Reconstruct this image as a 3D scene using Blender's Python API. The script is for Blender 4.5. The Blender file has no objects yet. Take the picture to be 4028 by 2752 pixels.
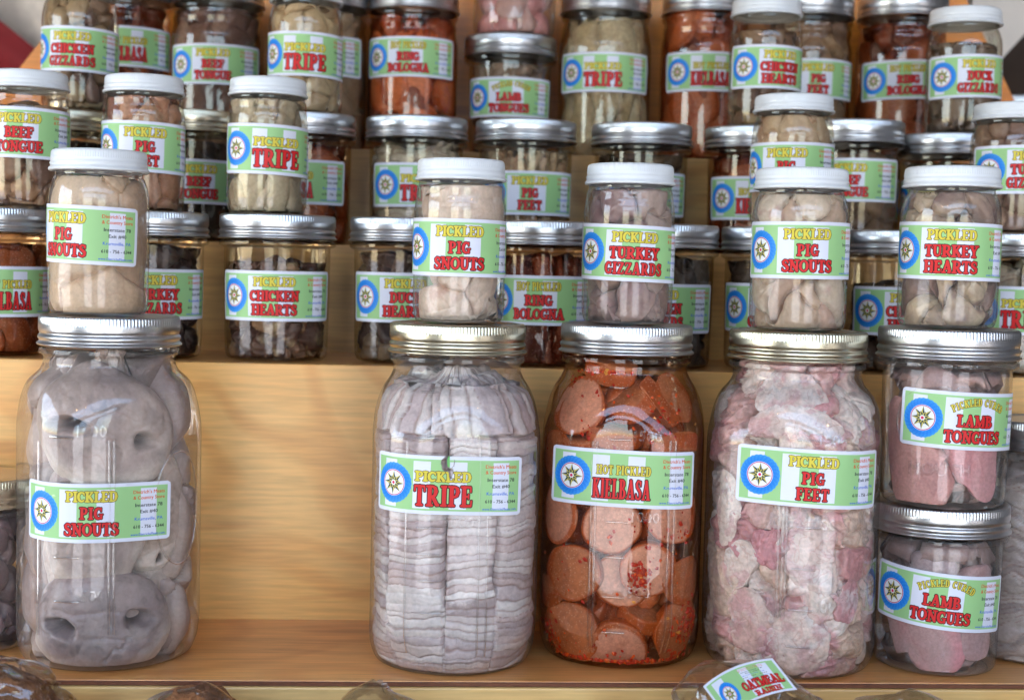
import bpy, bmesh, math, random
import numpy as np
from mathutils import Vector, Matrix
from math import radians as RAD, pi, sin, cos
random.seed(7); np.random.seed(7)
SC = bpy.context.scene
COL = SC.collection

# ------------------------------------------------------------------ camera
YAW, PIT, ROLL = RAD(3.8), RAD(3.44), RAD(1.35)
EYE = Vector((0, 0, 1.5))
F_ = Vector((sin(YAW)*cos(PIT), cos(YAW)*cos(PIT), -sin(PIT)))
R0 = Vector((cos(YAW), -sin(YAW), 0)); U0 = R0.cross(F_)
R_ = R0*cos(ROLL) + U0*sin(ROLL); U_ = U0*cos(ROLL) - R0*sin(ROLL)
cd = bpy.data.cameras.new('camera'); cam = bpy.data.objects.new('camera', cd); COL.objects.link(cam)
M3 = Matrix((R_, U_, -F_)).transposed()
cam.matrix_world = Matrix.Translation(EYE) @ M3.to_4x4()
cd.lens = 50; cd.sensor_width = 36; cd.clip_start = .05; cd.clip_end = 2000
cd.dof.use_dof = True; cd.dof.focus_distance = .889; cd.dof.aperture_fstop = 8.2; cd.dof.aperture_blades = 9
SC.camera = cam

# ------------------------------------------------------------------ daylight
SUN_EL, SUN_AZ = RAD(52), RAD(250)
W = bpy.data.worlds.new('World'); SC.world = W; W.use_nodes = True
nt = W.node_tree; nt.nodes.clear()
sky = nt.nodes.new('ShaderNodeTexSky'); sky.sky_type = 'NISHITA'; sky.sun_disc = False
sky.sun_elevation = SUN_EL; sky.sun_rotation = SUN_AZ; sky.air_density = 1.2; sky.dust_density = 1.0
bg = nt.nodes.new('ShaderNodeBackground'); bg.inputs['Strength'].default_value = .15
wo = nt.nodes.new('ShaderNodeOutputWorld')
nt.links.new(sky.outputs[0], bg.inputs[0]); nt.links.new(bg.outputs[0], wo.inputs[0])
sl = bpy.data.lights.new('sun', 'SUN'); sl.energy = 4; sl.angle = RAD(.5); sl.color = (1, .95, .88)
so = bpy.data.objects.new('sun', sl); COL.objects.link(so)
sd = Vector((sin(SUN_AZ)*cos(SUN_EL), cos(SUN_AZ)*cos(SUN_EL), sin(SUN_EL)))
so.rotation_euler = sd.to_track_quat('Z', 'Y').to_euler()
SC.view_settings.view_transform = 'Standard'; SC.view_settings.look = 'None'
SC.view_settings.exposure = 3.22; SC.view_settings.gamma = 1
SC.render.engine = 'CYCLES'
SC.cycles.transparent_max_bounces = 24; SC.cycles.max_bounces = 8; SC.cycles.diffuse_bounces = 4
SC.cycles.glossy_bounces = 3; SC.cycles.transmission_bounces = 4
SC.cycles.caustics_reflective = False; SC.cycles.caustics_refractive = False
SC.cycles.sample_clamp_indirect = 6
SC.cycles.use_denoising = True

# ------------------------------------------------------------------ small helpers
def lin(c):
    c = np.asarray(c, float)/255.0
    return np.where(c <= .04045, c/12.92, ((c+.055)/1.055)**2.4)
def L4(r, g, b): return (*[float(v) for v in lin((r, g, b))], 1)
def sm(a, b, x):
    t = np.clip((x-a)/(b-a), 0, 1); return t*t*(3-2*t)
def hsh(i, j, k, s):
    h = (i*374761393 + j*668265263 + k*2147483647 % 1000003 + s*1274126177) & 0xffffffff
    h = ((h ^ (h >> 13))*1274126177) & 0xffffffff
    h = ((h ^ (h >> 16))*2246822519) & 0xffffffff
    return ((h ^ (h >> 15)) & 0xffff)/65535.0
def vnoise(P, s=0):
    P = np.asarray(P, float); I = np.floor(P).astype(np.int64); f = P-I; f = f*f*(3-2*f)
    i, j, k = I[..., 0]+1000, I[..., 1]+1000, I[..., 2]*7919+500000
    r = 0
    for a in (0, 1):
        for b in (0, 1):
            for c in (0, 1):
                w = (f[..., 0] if a else 1-f[..., 0])*(f[..., 1] if b else 1-f[..., 1])*(f[..., 2] if c else 1-f[..., 2])
                r = r + w*hsh(i+a, j+b, k+7919*c, s)
    return r*2-1
def fbm(P, s=0, o=3):
    r = 0; a = .5; P = np.asarray(P, float)
    for q in range(o):
        r = r + a*vnoise(P*(2.03**q), s+q*17); a *= .5
    return r

def mesh_obj(name, V, F, mat=None, parent=None, uv=None, col=None, smooth=True, loc=None):
    """V (n,3), F (m,k) int array or list of faces; uv/col per vertex"""
    me = bpy.data.meshes.new(name)
    V = np.asarray(V, np.float32)
    if isinstance(F, np.ndarray):
        k = F.shape[1]; me.vertices.add(len(V)); me.vertices.foreach_set('co', V.ravel())
        me.loops.add(F.size); me.loops.foreach_set('vertex_index', F.astype(np.int32).ravel())
        me.polygons.add(len(F)); me.polygons.foreach_set('loop_start', np.arange(0, F.size, k, dtype=np.int32))
        me.update(calc_edges=True); me.validate()
    else:
        me.from_pydata([tuple(map(float, v)) for v in V], [], [tuple(int(i) for i in f) for f in F]); me.update()
    n = len(me.polygons)
    me.polygons.foreach_set('use_smooth', np.full(n, bool(smooth)))
    if uv is not None or col is not None:
        li = np.zeros(len(me.loops), np.int32); me.loops.foreach_get('vertex_index', li)
    if uv is not None:
        l = me.uv_layers.new(name='UVMap'); l.data.foreach_set('uv', np.asarray(uv, np.float32)[li].ravel())
    if col is not None:
        c = np.ones((len(me.vertices), 4), np.float32); c[:, :3] = np.asarray(col)
        a = me.color_attributes.new('Col', 'FLOAT_COLOR', 'POINT'); a.data.foreach_set('color', c.ravel())
    if mat: me.materials.append(mat)
    o = bpy.data.objects.new(name, me); COL.objects.link(o)
    if parent: o.parent = parent
    if loc is not None: o.location = loc
    return o
def grid_faces(n, m, wrap=True):
    """n around (wrap), m along"""
    i = np.arange(n if wrap else n-1); j = np.arange(m-1)
    I, J = np.meshgrid(i, j, indexing='ij'); I2 = (I+1) % n
    return np.stack([I*m+J, I2*m+J, I2*m+J+1, I*m+J+1], -1).reshape(-1, 4)
def empty(name, loc, rz=0, **props):
    o = bpy.data.objects.new(name, None); COL.objects.link(o); o.location = loc; o.rotation_euler = (0, 0, rz)
    o.empty_display_size = .02
    for k, v in props.items(): o[k] = v
    return o
def tag(o, **props):
    for k, v in props.items(): o[k] = v
    return o
def box(name, x0, x1, y0, y1, z0, z1, mat, parent=None, bev=.0):
    bm = bmesh.new(); bmesh.ops.create_cube(bm, size=1)
    for v in bm.verts: v.co = Vector(((x0+x1)/2+v.co.x*(x1-x0), (y0+y1)/2+v.co.y*(y1-y0), (z0+z1)/2+v.co.z*(z1-z0)))
    if bev: bmesh.ops.bevel(bm, geom=bm.edges[:], offset=bev, segments=2, affect='EDGES', profile=.5)
    me = bpy.data.meshes.new(name); bm.to_mesh(me); bm.free(); me.materials.append(mat)
    o = bpy.data.objects.new(name, me); COL.objects.link(o)
    if parent: o.parent = parent
    return o

# ------------------------------------------------------------------ materials
def newmat(name):
    m = bpy.data.materials.new(name); m.use_nodes = True; t = m.node_tree; t.nodes.clear()
    out = t.nodes.new('ShaderNodeOutputMaterial'); return m, t, out
def N(t, typ, **kw):
    n = t.nodes.new(typ)
    for k, v in kw.items():
        if k in n.inputs.keys() if hasattr(n.inputs, 'keys') else False: n.inputs[k].default_value = v
        else: setattr(n, k, v)
    return n
def pbsdf(name, color, rough=.5, metal=0, spec=.5, bump=None, noise=None, sss=0, coat=0):
    """bump=(scale,strength,dist)  noise=(scale,amount) mottles the colour"""
    m, t, out = newmat(name); b = t.nodes.new('ShaderNodeBsdfPrincipled'); t.links.new(b.outputs[0], out.inputs[0])
    b.inputs['Base Color'].default_value = color; b.inputs['Roughness'].default_value = rough
    b.inputs['Metallic'].default_value = metal; b.inputs['Specular IOR Level'].default_value = spec
    if coat: b.inputs['Coat Weight'].default_value = coat; b.inputs['Coat Roughness'].default_value = .15
    if sss:
        b.inputs['Subsurface Weight'].default_value = sss; b.inputs['Subsurface Radius'].default_value = (.006, .003, .002)
        b.inputs['Subsurface Scale'].default_value = 1
    tc = t.nodes.new('ShaderNodeTexCoord')
    if noise:
        n = t.nodes.new('ShaderNodeTexNoise'); n.inputs['Scale'].default_value = noise[0]; n.inputs['Detail'].default_value = 5
        t.links.new(tc.outputs['Object'], n.inputs['Vector'])
        mx = t.nodes.new('ShaderNodeMix'); mx.data_type = 'RGBA'; mx.blend_type = 'MULTIPLY'
        mx.inputs[0].default_value = 1; mx.inputs[6].default_value = color
        r = t.nodes.new('ShaderNodeMapRange'); r.inputs[1].default_value = .3; r.inputs[2].default_value = .7
        r.inputs[3].default_value = 1-noise[1]; r.inputs[4].default_value = 1+noise[1]*.3
        t.links.new(n.outputs[0], r.inputs[0]); t.links.new(r.outputs[0], mx.inputs[7]); t.links.new(mx.outputs[2], b.inputs['Base Color'])
    if bump:
        n = t.nodes.new('ShaderNodeTexNoise'); n.inputs['Scale'].default_value = bump[0]; n.inputs['Detail'].default_value = 4
        t.links.new(tc.outputs['Object'], n.inputs['Vector'])
        bp = t.nodes.new('ShaderNodeBump'); bp.inputs['Strength'].default_value = bump[1]; bp.inputs['Distance'].default_value = bump[2]
        t.links.new(n.outputs[0], bp.inputs['Height']); t.links.new(bp.outputs[0], b.inputs['Normal'])
    return m
def food_mat(name, rough=.45, bump=(350, .35, .001), mott=(60, .18), speck=None, sss=.25, spec=.35, fine=(420, .10), vein=None):
    """colour attribute x fine mottling"""
    m, t, out = newmat(name); b = t.nodes.new('ShaderNodeBsdfPrincipled'); t.links.new(b.outputs[0], out.inputs[0])
    b.inputs['Roughness'].default_value = rough; b.inputs['Specular IOR Level'].default_value = spec
    if sss:
        b.inputs['Subsurface Weight'].default_value = sss; b.inputs['Subsurface Radius'].default_value = (.004, .0022, .0018)
        b.inputs['Subsurface Scale'].default_value = 1
    tc = t.nodes.new('ShaderNodeTexCoord'); at = t.nodes.new('ShaderNodeAttribute'); at.attribute_name = 'Col'
    n = t.nodes.new('ShaderNodeTexNoise'); n.inputs['Scale'].default_value = mott[0]; n.inputs['Detail'].default_value = 6; n.inputs['Roughness'].default_value = .6
    t.links.new(tc.outputs['Object'], n.inputs['Vector'])
    r = t.nodes.new('ShaderNodeMapRange'); r.inputs[1].default_value = .3; r.inputs[2].default_value = .7
    r.inputs[3].default_value = 1-mott[1]; r.inputs[4].default_value = 1+mott[1]*.4
    t.links.new(n.outputs[0], r.inputs[0])
    mx = t.nodes.new('ShaderNodeMix'); mx.data_type = 'RGBA'; mx.blend_type = 'MULTIPLY'; mx.inputs[0].default_value = 1
    t.links.new(at.outputs['Color'], mx.inputs[6]); t.links.new(r.outputs[0], mx.inputs[7])
    last = mx.outputs[2]
    nb = t.nodes.new('ShaderNodeTexNoise'); nb.inputs['Scale'].default_value = fine[0]; nb.inputs['Detail'].default_value = 3
    t.links.new(tc.outputs['Object'], nb.inputs['Vector'])
    rb = t.nodes.new('ShaderNodeMapRange'); rb.inputs[1].default_value = .32; rb.inputs[2].default_value = .68; rb.inputs[3].default_value = 1-fine[1]; rb.inputs[4].default_value = 1+fine[1]
    t.links.new(nb.outputs[0], rb.inputs[0])
    mb = t.nodes.new('ShaderNodeMix'); mb.data_type = 'RGBA'; mb.blend_type = 'MULTIPLY'; mb.inputs[0].default_value = 1; t.links.new(last, mb.inputs[6]); t.links.new(rb.outputs[0], mb.inputs[7]); last = mb.outputs[2]
    if vein:
        nv_ = t.nodes.new('ShaderNodeTexNoise'); nv_.inputs['Scale'].default_value = vein[0]; nv_.inputs['Detail'].default_value = 2; nv_.inputs['Distortion'].default_value = .6
        t.links.new(tc.outputs['Object'], nv_.inputs['Vector'])
        sb_ = t.nodes.new('ShaderNodeMath'); sb_.operation = 'SUBTRACT'; sb_.inputs[1].default_value = .47; t.links.new(nv_.outputs[0], sb_.inputs[0])
        ab_ = t.nodes.new('ShaderNodeMath'); ab_.operation = 'ABSOLUTE'; t.links.new(sb_.outputs[0], ab_.inputs[0])
        rv = t.nodes.new('ShaderNodeMapRange'); rv.inputs[1].default_value = 0; rv.inputs[2].default_value = .016; rv.inputs[3].default_value = vein[1]; rv.inputs[4].default_value = 0
        t.links.new(ab_.outputs[0], rv.inputs[0])
        mv = t.nodes.new('ShaderNodeMix'); mv.data_type = 'RGBA'; mv.blend_type = 'MULTIPLY'; t.links.new(rv.outputs[0], mv.inputs[0]); t.links.new(last, mv.inputs[6]); mv.inputs[7].default_value = vein[2]; last = mv.outputs[2]
    if speck:
        v = t.nodes.new('ShaderNodeTexVoronoi'); v.inputs['Scale'].default_value = speck[0]
        t.links.new(tc.outputs['Object'], v.inputs['Vector'])
        r2 = t.nodes.new('ShaderNodeMapRange'); r2.inputs[1].default_value = .18; r2.inputs[2].default_value = .32; r2.inputs[3].default_value = speck[1]; r2.inputs[4].default_value = 0
        t.links.new(v.outputs['Distance'], r2.inputs[0])
        m2 = t.nodes.new('ShaderNodeMix'); m2.data_type = 'RGBA'; t.links.new(r2.outputs[0], m2.inputs[0])
        t.links.new(last, m2.inputs[6]); m2.inputs[7].default_value = speck[2]; last = m2.outputs[2]
    t.links.new(last, b.inputs['Base Color'])
    n2 = t.nodes.new('ShaderNodeTexNoise'); n2.inputs['Scale'].default_value = bump[0]; n2.inputs['Detail'].default_value = 4
    t.links.new(tc.outputs['Object'], n2.inputs['Vector'])
    bp = t.nodes.new('ShaderNodeBump'); bp.inputs['Strength'].default_value = bump[1]; bp.inputs['Distance'].default_value = bump[2]
    t.links.new(n2.outputs[0], bp.inputs['Height']); t.links.new(bp.outputs[0], b.inputs['Normal'])
    return m
def glass_mat(name, face=(.985, .98, .98), edge=(.54, .54, .53), rough=.015, power=3.2, gain=1.0, bump=0, ior=1.48, milk=0.):
    """thin glass sheet: clear where seen square on, darker along the edges, mirror by Fresnel"""
    m, t, out = newmat(name)
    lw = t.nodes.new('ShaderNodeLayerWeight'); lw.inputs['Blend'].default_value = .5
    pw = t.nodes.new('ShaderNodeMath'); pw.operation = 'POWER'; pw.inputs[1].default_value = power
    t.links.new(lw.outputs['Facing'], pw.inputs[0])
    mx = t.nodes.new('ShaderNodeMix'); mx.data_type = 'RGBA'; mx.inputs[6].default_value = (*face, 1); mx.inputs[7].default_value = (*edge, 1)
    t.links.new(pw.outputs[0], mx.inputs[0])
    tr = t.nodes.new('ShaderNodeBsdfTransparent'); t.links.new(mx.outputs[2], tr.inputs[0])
    gl = t.nodes.new('ShaderNodeBsdfGlossy'); gl.inputs['Roughness'].default_value = rough; gl.inputs['Color'].default_value = (1, 1, 1, 1)
    fr = t.nodes.new('ShaderNodeFresnel'); fr.inputs['IOR'].default_value = ior
    g = t.nodes.new('ShaderNodeMath'); g.operation = 'MULTIPLY'; g.inputs[1].default_value = gain; g.use_clamp = True
    mn = t.nodes.new('ShaderNodeMath'); mn.operation = 'MINIMUM'; mn.inputs[1].default_value = .36; t.links.new(fr.outputs[0], mn.inputs[0]); t.links.new(mn.outputs[0], g.inputs[0])
    ms = t.nodes.new('ShaderNodeMixShader'); t.links.new(g.outputs[0], ms.inputs[0]); t.links.new(tr.outputs[0], ms.inputs[1]); t.links.new(gl.outputs[0], ms.inputs[2])
    t.links.new(ms.outputs[0], out.inputs[0])
    if milk:                                                          # cloudy brine right behind the wall
        df = t.nodes.new('ShaderNodeBsdfDiffuse'); df.inputs[0].default_value = (.80, .77, .73, 1); mk = t.nodes.new('ShaderNodeMixShader'); mk.inputs[0].default_value = milk
        t.links.new(ms.outputs[0], mk.inputs[1]); t.links.new(df.outputs[0], mk.inputs[2]); t.links.new(mk.outputs[0], out.inputs[0])
    if bump:
        tc = t.nodes.new('ShaderNodeTexCoord'); mp = t.nodes.new('ShaderNodeMapping'); mp.inputs['Scale'].default_value = (1, 1, .35)
        n = t.nodes.new('ShaderNodeTexNoise'); n.inputs['Scale'].default_value = 90; n.inputs['Detail'].default_value = 2
        t.links.new(tc.outputs['Object'], mp.inputs[0]); t.links.new(mp.outputs[0], n.inputs['Vector'])
        bp = t.nodes.new('ShaderNodeBump'); bp.inputs['Strength'].default_value = bump; bp.inputs['Distance'].default_value = .001
        t.links.new(n.outputs[0], bp.inputs['Height']); t.links.new(bp.outputs[0], gl.inputs['Normal']); t.links.new(bp.outputs[0], fr.inputs['Normal'])
    return m
def wood_mat(name, c1, c2, c3, axis='z', rough=.42, ring=7., seed=0, coat=.15):
    """birch plywood: long soft grain, broad cathedral rings, a few darker streaks; grain runs along x"""
    m, t, out = newmat(name); b = t.nodes.new('ShaderNodeBsdfPrincipled'); t.links.new(b.outputs[0], out.inputs[0])
    b.inputs['Roughness'].default_value = rough; b.inputs['Coat Weight'].default_value = coat; b.inputs['Coat Roughness'].default_value = .3
    tc = t.nodes.new('ShaderNodeTexCoord')
    mp = t.nodes.new('ShaderNodeMapping'); mp.inputs['Location'].default_value = (seed*.37, seed*.21, seed*.13)
    mp.inputs['Scale'].default_value = (1.0, 1.0, 1.0); t.links.new(tc.outputs['Object'], mp.inputs[0])
    # large figure
    m1 = t.nodes.new('ShaderNodeMapping'); m1.inputs['Scale'].default_value = (5.5, 9, 6); t.links.new(mp.outputs[0], m1.inputs[0])
    n1 = t.nodes.new('ShaderNodeTexNoise'); n1.inputs['Scale'].default_value = 1.0; n1.inputs['Detail'].default_value = 1.5; n1.inputs['Distortion'].default_value = .4
    t.links.new(m1.outputs[0], n1.inputs['Vector'])
    ml = t.nodes.new('ShaderNodeMath'); ml.operation = 'MULTIPLY'; ml.inputs[1].default_value = ring*6; t.links.new(n1.outputs[0], ml.inputs[0])
    sn = t.nodes.new('ShaderNodeMath'); sn.operation = 'SINE'; t.links.new(ml.outputs[0], sn.inputs[0])
    # fine fibre
    m2 = t.nodes.new('ShaderNodeMapping'); m2.inputs['Scale'].default_value = (22, 330, 330); t.links.new(mp.outputs[0], m2.inputs[0])
    n2 = t.nodes.new('ShaderNodeTexNoise'); n2.inputs['Scale'].default_value = 1; n2.inputs['Detail'].default_value = 5; t.links.new(m2.outputs[0], n2.inputs['Vector'])
    # broad tone
    m3 = t.nodes.new('ShaderNodeMapping'); m3.inputs['Scale'].default_value = (5, 11, 9); t.links.new(mp.outputs[0], m3.inputs[0])
    n3 = t.nodes.new('ShaderNodeTexNoise'); n3.inputs['Scale'].default_value = 1; n3.inputs['Detail'].default_value = 4; n3.inputs['Distortion'].default_value = .8; t.links.new(m3.outputs[0], n3.inputs['Vector'])
    def mr(src, a, b_, c, d):
        r = t.nodes.new('ShaderNodeMapRange'); r.inputs[1].default_value = a; r.inputs[2].default_value = b_; r.inputs[3].default_value = c; r.inputs[4].default_value = d
        t.links.new(src, r.inputs[0]); return r.outputs[0]
    def mix(f, a, b_):
        x = t.nodes.new('ShaderNodeMix'); x.data_type = 'RGBA'
        t.links.new(f, x.inputs[0])
        for s, v in ((6, a), (7, b_)):
            if isinstance(v, tuple): x.inputs[s].default_value = v
            else: t.links.new(v, x.inputs[s])
        return x.outputs[2]
    base = mix(mr(n3.outputs[0], .2, .8, 0, 1), c1, c2)
    figure = mix(mr(sn.outputs[0], .1, 1, 0, .42), base, c3)
    # rare reddish streaks
    m4 = t.nodes.new('ShaderNodeMapping'); m4.inputs['Scale'].default_value = (5, 40, 34); m4.inputs['Location'].default_value = (seed*1.7+.4, 0, seed*.9); t.links.new(mp.outputs[0], m4.inputs[0])
    n4 = t.nodes.new('ShaderNodeTexNoise'); n4.inputs['Scale'].default_value = 1; n4.inputs['Detail'].default_value = 3; n4.inputs['Distortion'].default_value = .5; t.links.new(m4.outputs[0], n4.inputs['Vector'])
    streak = mix(mr(n4.outputs[0], .60, .70, 0, .45), figure, (c3[0]*.66, c3[1]*.42, c3[2]*.34, 1))
    mul = t.nodes.new('ShaderNodeMix'); mul.data_type = 'RGBA'; mul.blend_type = 'MULTIPLY'; mul.inputs[0].default_value = 1
    t.links.new(streak, mul.inputs[6]); t.links.new(mr(n2.outputs[0], .35, .65, .86, 1.06), mul.inputs[7])
    t.links.new(mul.outputs[2], b.inputs['Base Color'])
    bp = t.nodes.new('ShaderNodeBump'); bp.inputs['Strength'].default_value = .12; bp.inputs['Distance'].default_value = .001
    t.links.new(n2.outputs[0], bp.inputs['Height']); t.links.new(bp.outputs[0], b.inputs['Normal'])
    return m

M = {}
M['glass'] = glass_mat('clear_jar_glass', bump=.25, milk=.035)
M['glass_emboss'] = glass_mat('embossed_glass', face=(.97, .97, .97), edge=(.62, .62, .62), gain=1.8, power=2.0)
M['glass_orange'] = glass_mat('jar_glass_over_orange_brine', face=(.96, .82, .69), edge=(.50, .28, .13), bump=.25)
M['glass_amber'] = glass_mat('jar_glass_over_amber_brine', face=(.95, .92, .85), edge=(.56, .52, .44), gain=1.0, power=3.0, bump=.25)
M['lid_silver'] = pbsdf('tinned_lid_steel', (.62, .62, .63, 1), .30, 1, bump=(500, .05, .0004), noise=(40, .12))
M['lid_gold'] = pbsdf('pale_gold_lid_steel', (.64, .58, .43, 1), .27, 1, bump=(500, .05, .0004), noise=(40, .12))
M['lid_white'] = pbsdf('white_plastic_lid', (.66, .67, .69, 1), .33, 0, noise=(90, .05))
M['riser'] = wood_mat('birch_ply_riser', L4(228, 164, 86), L4(238, 188, 118), L4(210, 136, 60), seed=3, ring=11)
M['riser2'] = wood_mat('birch_ply_riser_upper', L4(204, 152, 84), L4(216, 170, 104), L4(188, 126, 60), seed=8)
M['tread'] = wood_mat('varnished_tread', L4(226, 154, 86), L4(234, 170, 102), L4(196, 112, 48), rough=.3, seed=5, coat=.3)
M['fascia'] = wood_mat('front_edge_birch', L4(216, 168, 98), L4(226, 186, 122), L4(196, 140, 72), seed=11)
M['orangewood'] = wood_mat('orange_pine', L4(212, 122, 26), L4(222, 140, 40), L4(186, 98, 18), seed=14)
M['plyedge'] = pbsdf('dark_plywood_edge', L4(112, 62, 36), .7, noise=(200, .25))
M['table'] = pbsdf('brown_table_cloth', L4(120, 96, 70), .8, noise=(20, .2))  # brown cloth with a mottled tone

# ------------------------------------------------------------------ where things stand (metres)
Z1, Z2, Z3, Z4 = 1.2407, 1.4252, 1.5125, 1.601
Y0, Y1, Y2, Y3, Y4 = .8705, 1.022, 1.172, 1.302, 1.43
XL, XR = -.52, .62

# the stepped wooden display stand
stand = empty('display_stand', (0, Y0, Z1-.2), label='stepped birch plywood stand carrying all the rows of jars', category='display stand')
def sbox(name, *a, **k):
    o = box(name, *a, **k); o.parent = stand; o.location = -stand.location; return o
T = .012
sbox('shelf_board', XL, XR, Y0+.0004, Y1-.0004, Z1-.0026, Z1, M['tread'], bev=.0006)
e = sbox('board_edge', XL, XR, Y0-.0020, Y0, Z1-.0026, Z1-.0004, M['plyedge'])
sbox('fascia_board', XL, XR, Y0-.004, Y0+.012, Z1-.16, Z1-.0030, M['fascia'], bev=.0012)
for (ya, yb, za, zb, mm, m2) in ((Y1, Y2, Z1, Z2, 'riser', 'tread'), (Y2, Y3, Z2, Z3, 'riser2', 'tread'), (Y3, Y4, Z3, Z4, 'riser2', 'tread')):
    sbox('riser_board', XL, XR, ya, ya+T, za-.004, zb, M[mm], bev=.0008)
    sbox('shelf_board', XL, XR, ya+T+.0003, yb-.0003, zb-T, zb-.0006, M[m2])
# sloping-sided back panel
def prism(name, pts, y0, y1, mat, parent=None):
    n = len(pts); V = [(x, y0, z) for x, z in pts]+[(x, y1, z) for x, z in pts]
    Fc = [tuple(range(n)), tuple(range(2*n-1, n-1, -1))]+[(i, i+n, (i+1) % n+n, (i+1) % n) for i in range(n)]
    o = mesh_obj(name, V, Fc, mat, parent, smooth=False); return o
o = prism('back_panel', [(-.573, 1.44), (.733, 1.44), (.599, 1.687), (.456, 1.95), (-.189, 1.95), (-.388, 1.686)], Y4, Y4+.014, M['orangewood'], stand); o.location = -stand.location

# ------------------------------------------------------------------ label print: fat rounded serif letters drawn as strokes
V_, S_ = .128, .078
def ser(x, y, w=.17): return ([(x-w, y), (x+w, y)], S_)
def stem(x, t=1, b=1, r=V_, w=.17):
    o = [([(x, .1), (x, .9)], r)]
    if t: o.append(ser(x, .925, w))
    if b: o.append(ser(x, .075, w))
    return o
def arc(cx, cy, rx, ry, a0, a1, n=10): return [(cx+rx*cos(RAD(a0+(a1-a0)*i/n)), cy+ry*sin(RAD(a0+(a1-a0)*i/n))) for i in range(n+1)]
def arr(n, e, m): return [e+(m-e)*sin(pi*i/n) for i in range(n+1)]
Pb = ([(.24, .915), (.46, .915), (.60, .85), (.64, .70), (.58, .54), (.44, .47), (.26, .47)], [.075, .08, .10, .125, .10, .075, .06])
Cb = (arc(.46, .5, .31, .40, 48, 312, 14), [.075]+arr(12, .09, .135)+[.075])
GL = {
 'I': (.46, stem(.23)),
 'P': (.80, stem(.23)+[Pb]),
 'C': (.84, [Cb, ([(.70, .66), (.70, .92)], .055)]),
 'K': (.92, stem(.23)+[([(.34, .46), (.66, .88)], .085), ([(.40, .54), (.72, .12)], .125), ([(.56, .925), (.82, .925)], S_), ([(.62, .075), (.86, .075)], S_)]),
 'L': (.76, stem(.23)+[([(.24, .08), (.62, .085)], .08), ([(.66, .10), (.68, .30)], .06)]),
 'E': (.80, stem(.23)+[([(.24, .92), (.62, .92)], .075), ([(.65, .90), (.66, .72)], .055), ([(.26, .5), (.50, .5)], .065), ([(.52, .40), (.52, .6)], .045), ([(.24, .08), (.66, .08)], .078), ([(.69, .10), (.71, .30)], .058)]),
 'F': (.74, stem(.23)+[([(.24, .92), (.62, .92)], .075), ([(.65, .90), (.66, .70)], .055), ([(.26, .48), (.50, .48)], .065), ([(.52, .38), (.52, .58)], .045)]),
 'D': (.90, stem(.23)+[([(.24, .915), (.48, .915), (.66, .80), (.73, .5), (.66, .2), (.48, .085), (.24, .085)], [.08, .08, .11, .14, .11, .08, .08])]),
 'T': (.82, stem(.41, t=0)+[([(.10, .915), (.72, .915)], .08), ([(.085, .90), (.075, .70)], .055), ([(.735, .90), (.745, .70)], .055)]),
 'R': (.92, stem(.23)+[Pb, ([(.44, .46), (.70, .12)], .115), ([(.70, .08), (.86, .09)], .072)]),
 'G': (.90, [Cb, ([(.70, .66), (.70, .92)], .055), ([(.71, .12), (.71, .38)], .10), ([(.54, .41), (.84, .41)], .065)]),
 'S': (.76, [([(.60, .76), (.50, .90), (.32, .92), (.18, .78), (.24, .62), (.44, .50), (.60, .38), (.60, .18), (.44, .08), (.26, .09), (.14, .24)], [.07, .08, .085, .105, .125, .135, .125, .105, .085, .08, .07]), ([(.63, .68), (.63, .90)], .05), ([(.11, .12), (.11, .32)], .05)]),
 'N': (.98, [([(.24, .1), (.24, .88)], .09), ([(.24, .88), (.76, .12)], .125), ([(.76, .12), (.76, .9)], .085), ([(.07, .925), (.34, .925)], S_), ([(.09, .075), (.40, .075)], S_), ([(.60, .925), (.92, .925)], S_)]),
 'O': (.92, [(arc(.46, .5, .32, .40, 0, 360, 20), [.135-.05*abs(sin(2*pi*i/20)) for i in range(21)])]),
 'U': (.92, [([(.23, .9), (.23, .36), (.30, .16), (.48, .09), (.64, .16), (.70, .36), (.70, .9)], [.125, .125, .11, .09, .085, .085, .085]), ([(.07, .925), (.40, .925)], S_), ([(.56, .925), (.85, .925)], S_)]),
 'Y': (.90, [([(.18, .9), (.45, .46)], .12), ([(.72, .9), (.45, .46)], .085), ([(.45, .46), (.45, .1)], .125), ([(.06, .925), (.36, .925)], S_), ([(.56, .925), (.85, .925)], S_), ser(.45, .075)]),
 'Z': (.80, [([(.14, .915), (.64, .915)], .08), ([(.62, .88), (.18, .12)], .12), ([(.14, .085), (.66, .085)], .08), ([(.70, .1), (.71, .30)], .055), ([(.11, .9), (.10, .72)], .055)]),
 'A': (.96, [([(.47, .92), (.18, .1)], .085), ([(.47, .92), (.74, .1)], .132), ([(.28, .34), (.62, .34)], .06), ([(.06, .075), (.34, .075)], S_), ([(.58, .075), (.90, .075)], S_)]),
 'H': (.98, stem(.23)+stem(.75)+[([(.23, .5), (.75, .5)], .072)]),
 'M': (1.16, [([(.24, .1), (.24, .88)], .09), ([(.26, .88), (.56, .16)], .11), ([(.56, .16), (.90, .88)], .08), ([(.92, .1), (.92, .88)], .128), ([(.07, .925), (.34, .925)], S_), ([(.09, .075), (.40, .075)], S_), ([(.76, .075), (1.09, .075)], S_), ([(.84, .925), (1.07, .925)], S_)]),
 'B': (.84, stem(.23)+[([(.24, .915), (.44, .915), (.56, .84), (.58, .70), (.50, .57), (.26, .53)], [.075, .08, .10, .11, .085, .06]), ([(.26, .50), (.50, .49), (.64, .38), (.66, .24), (.54, .10), (.24, .085)], [.06, .075, .11, .125, .095, .08])]),
 ' ': (.42, []),
}
SS = 2; LW, LH = 704, 264          # print size; drawn at twice that
HW, HH = LW*SS, LH*SS
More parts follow.
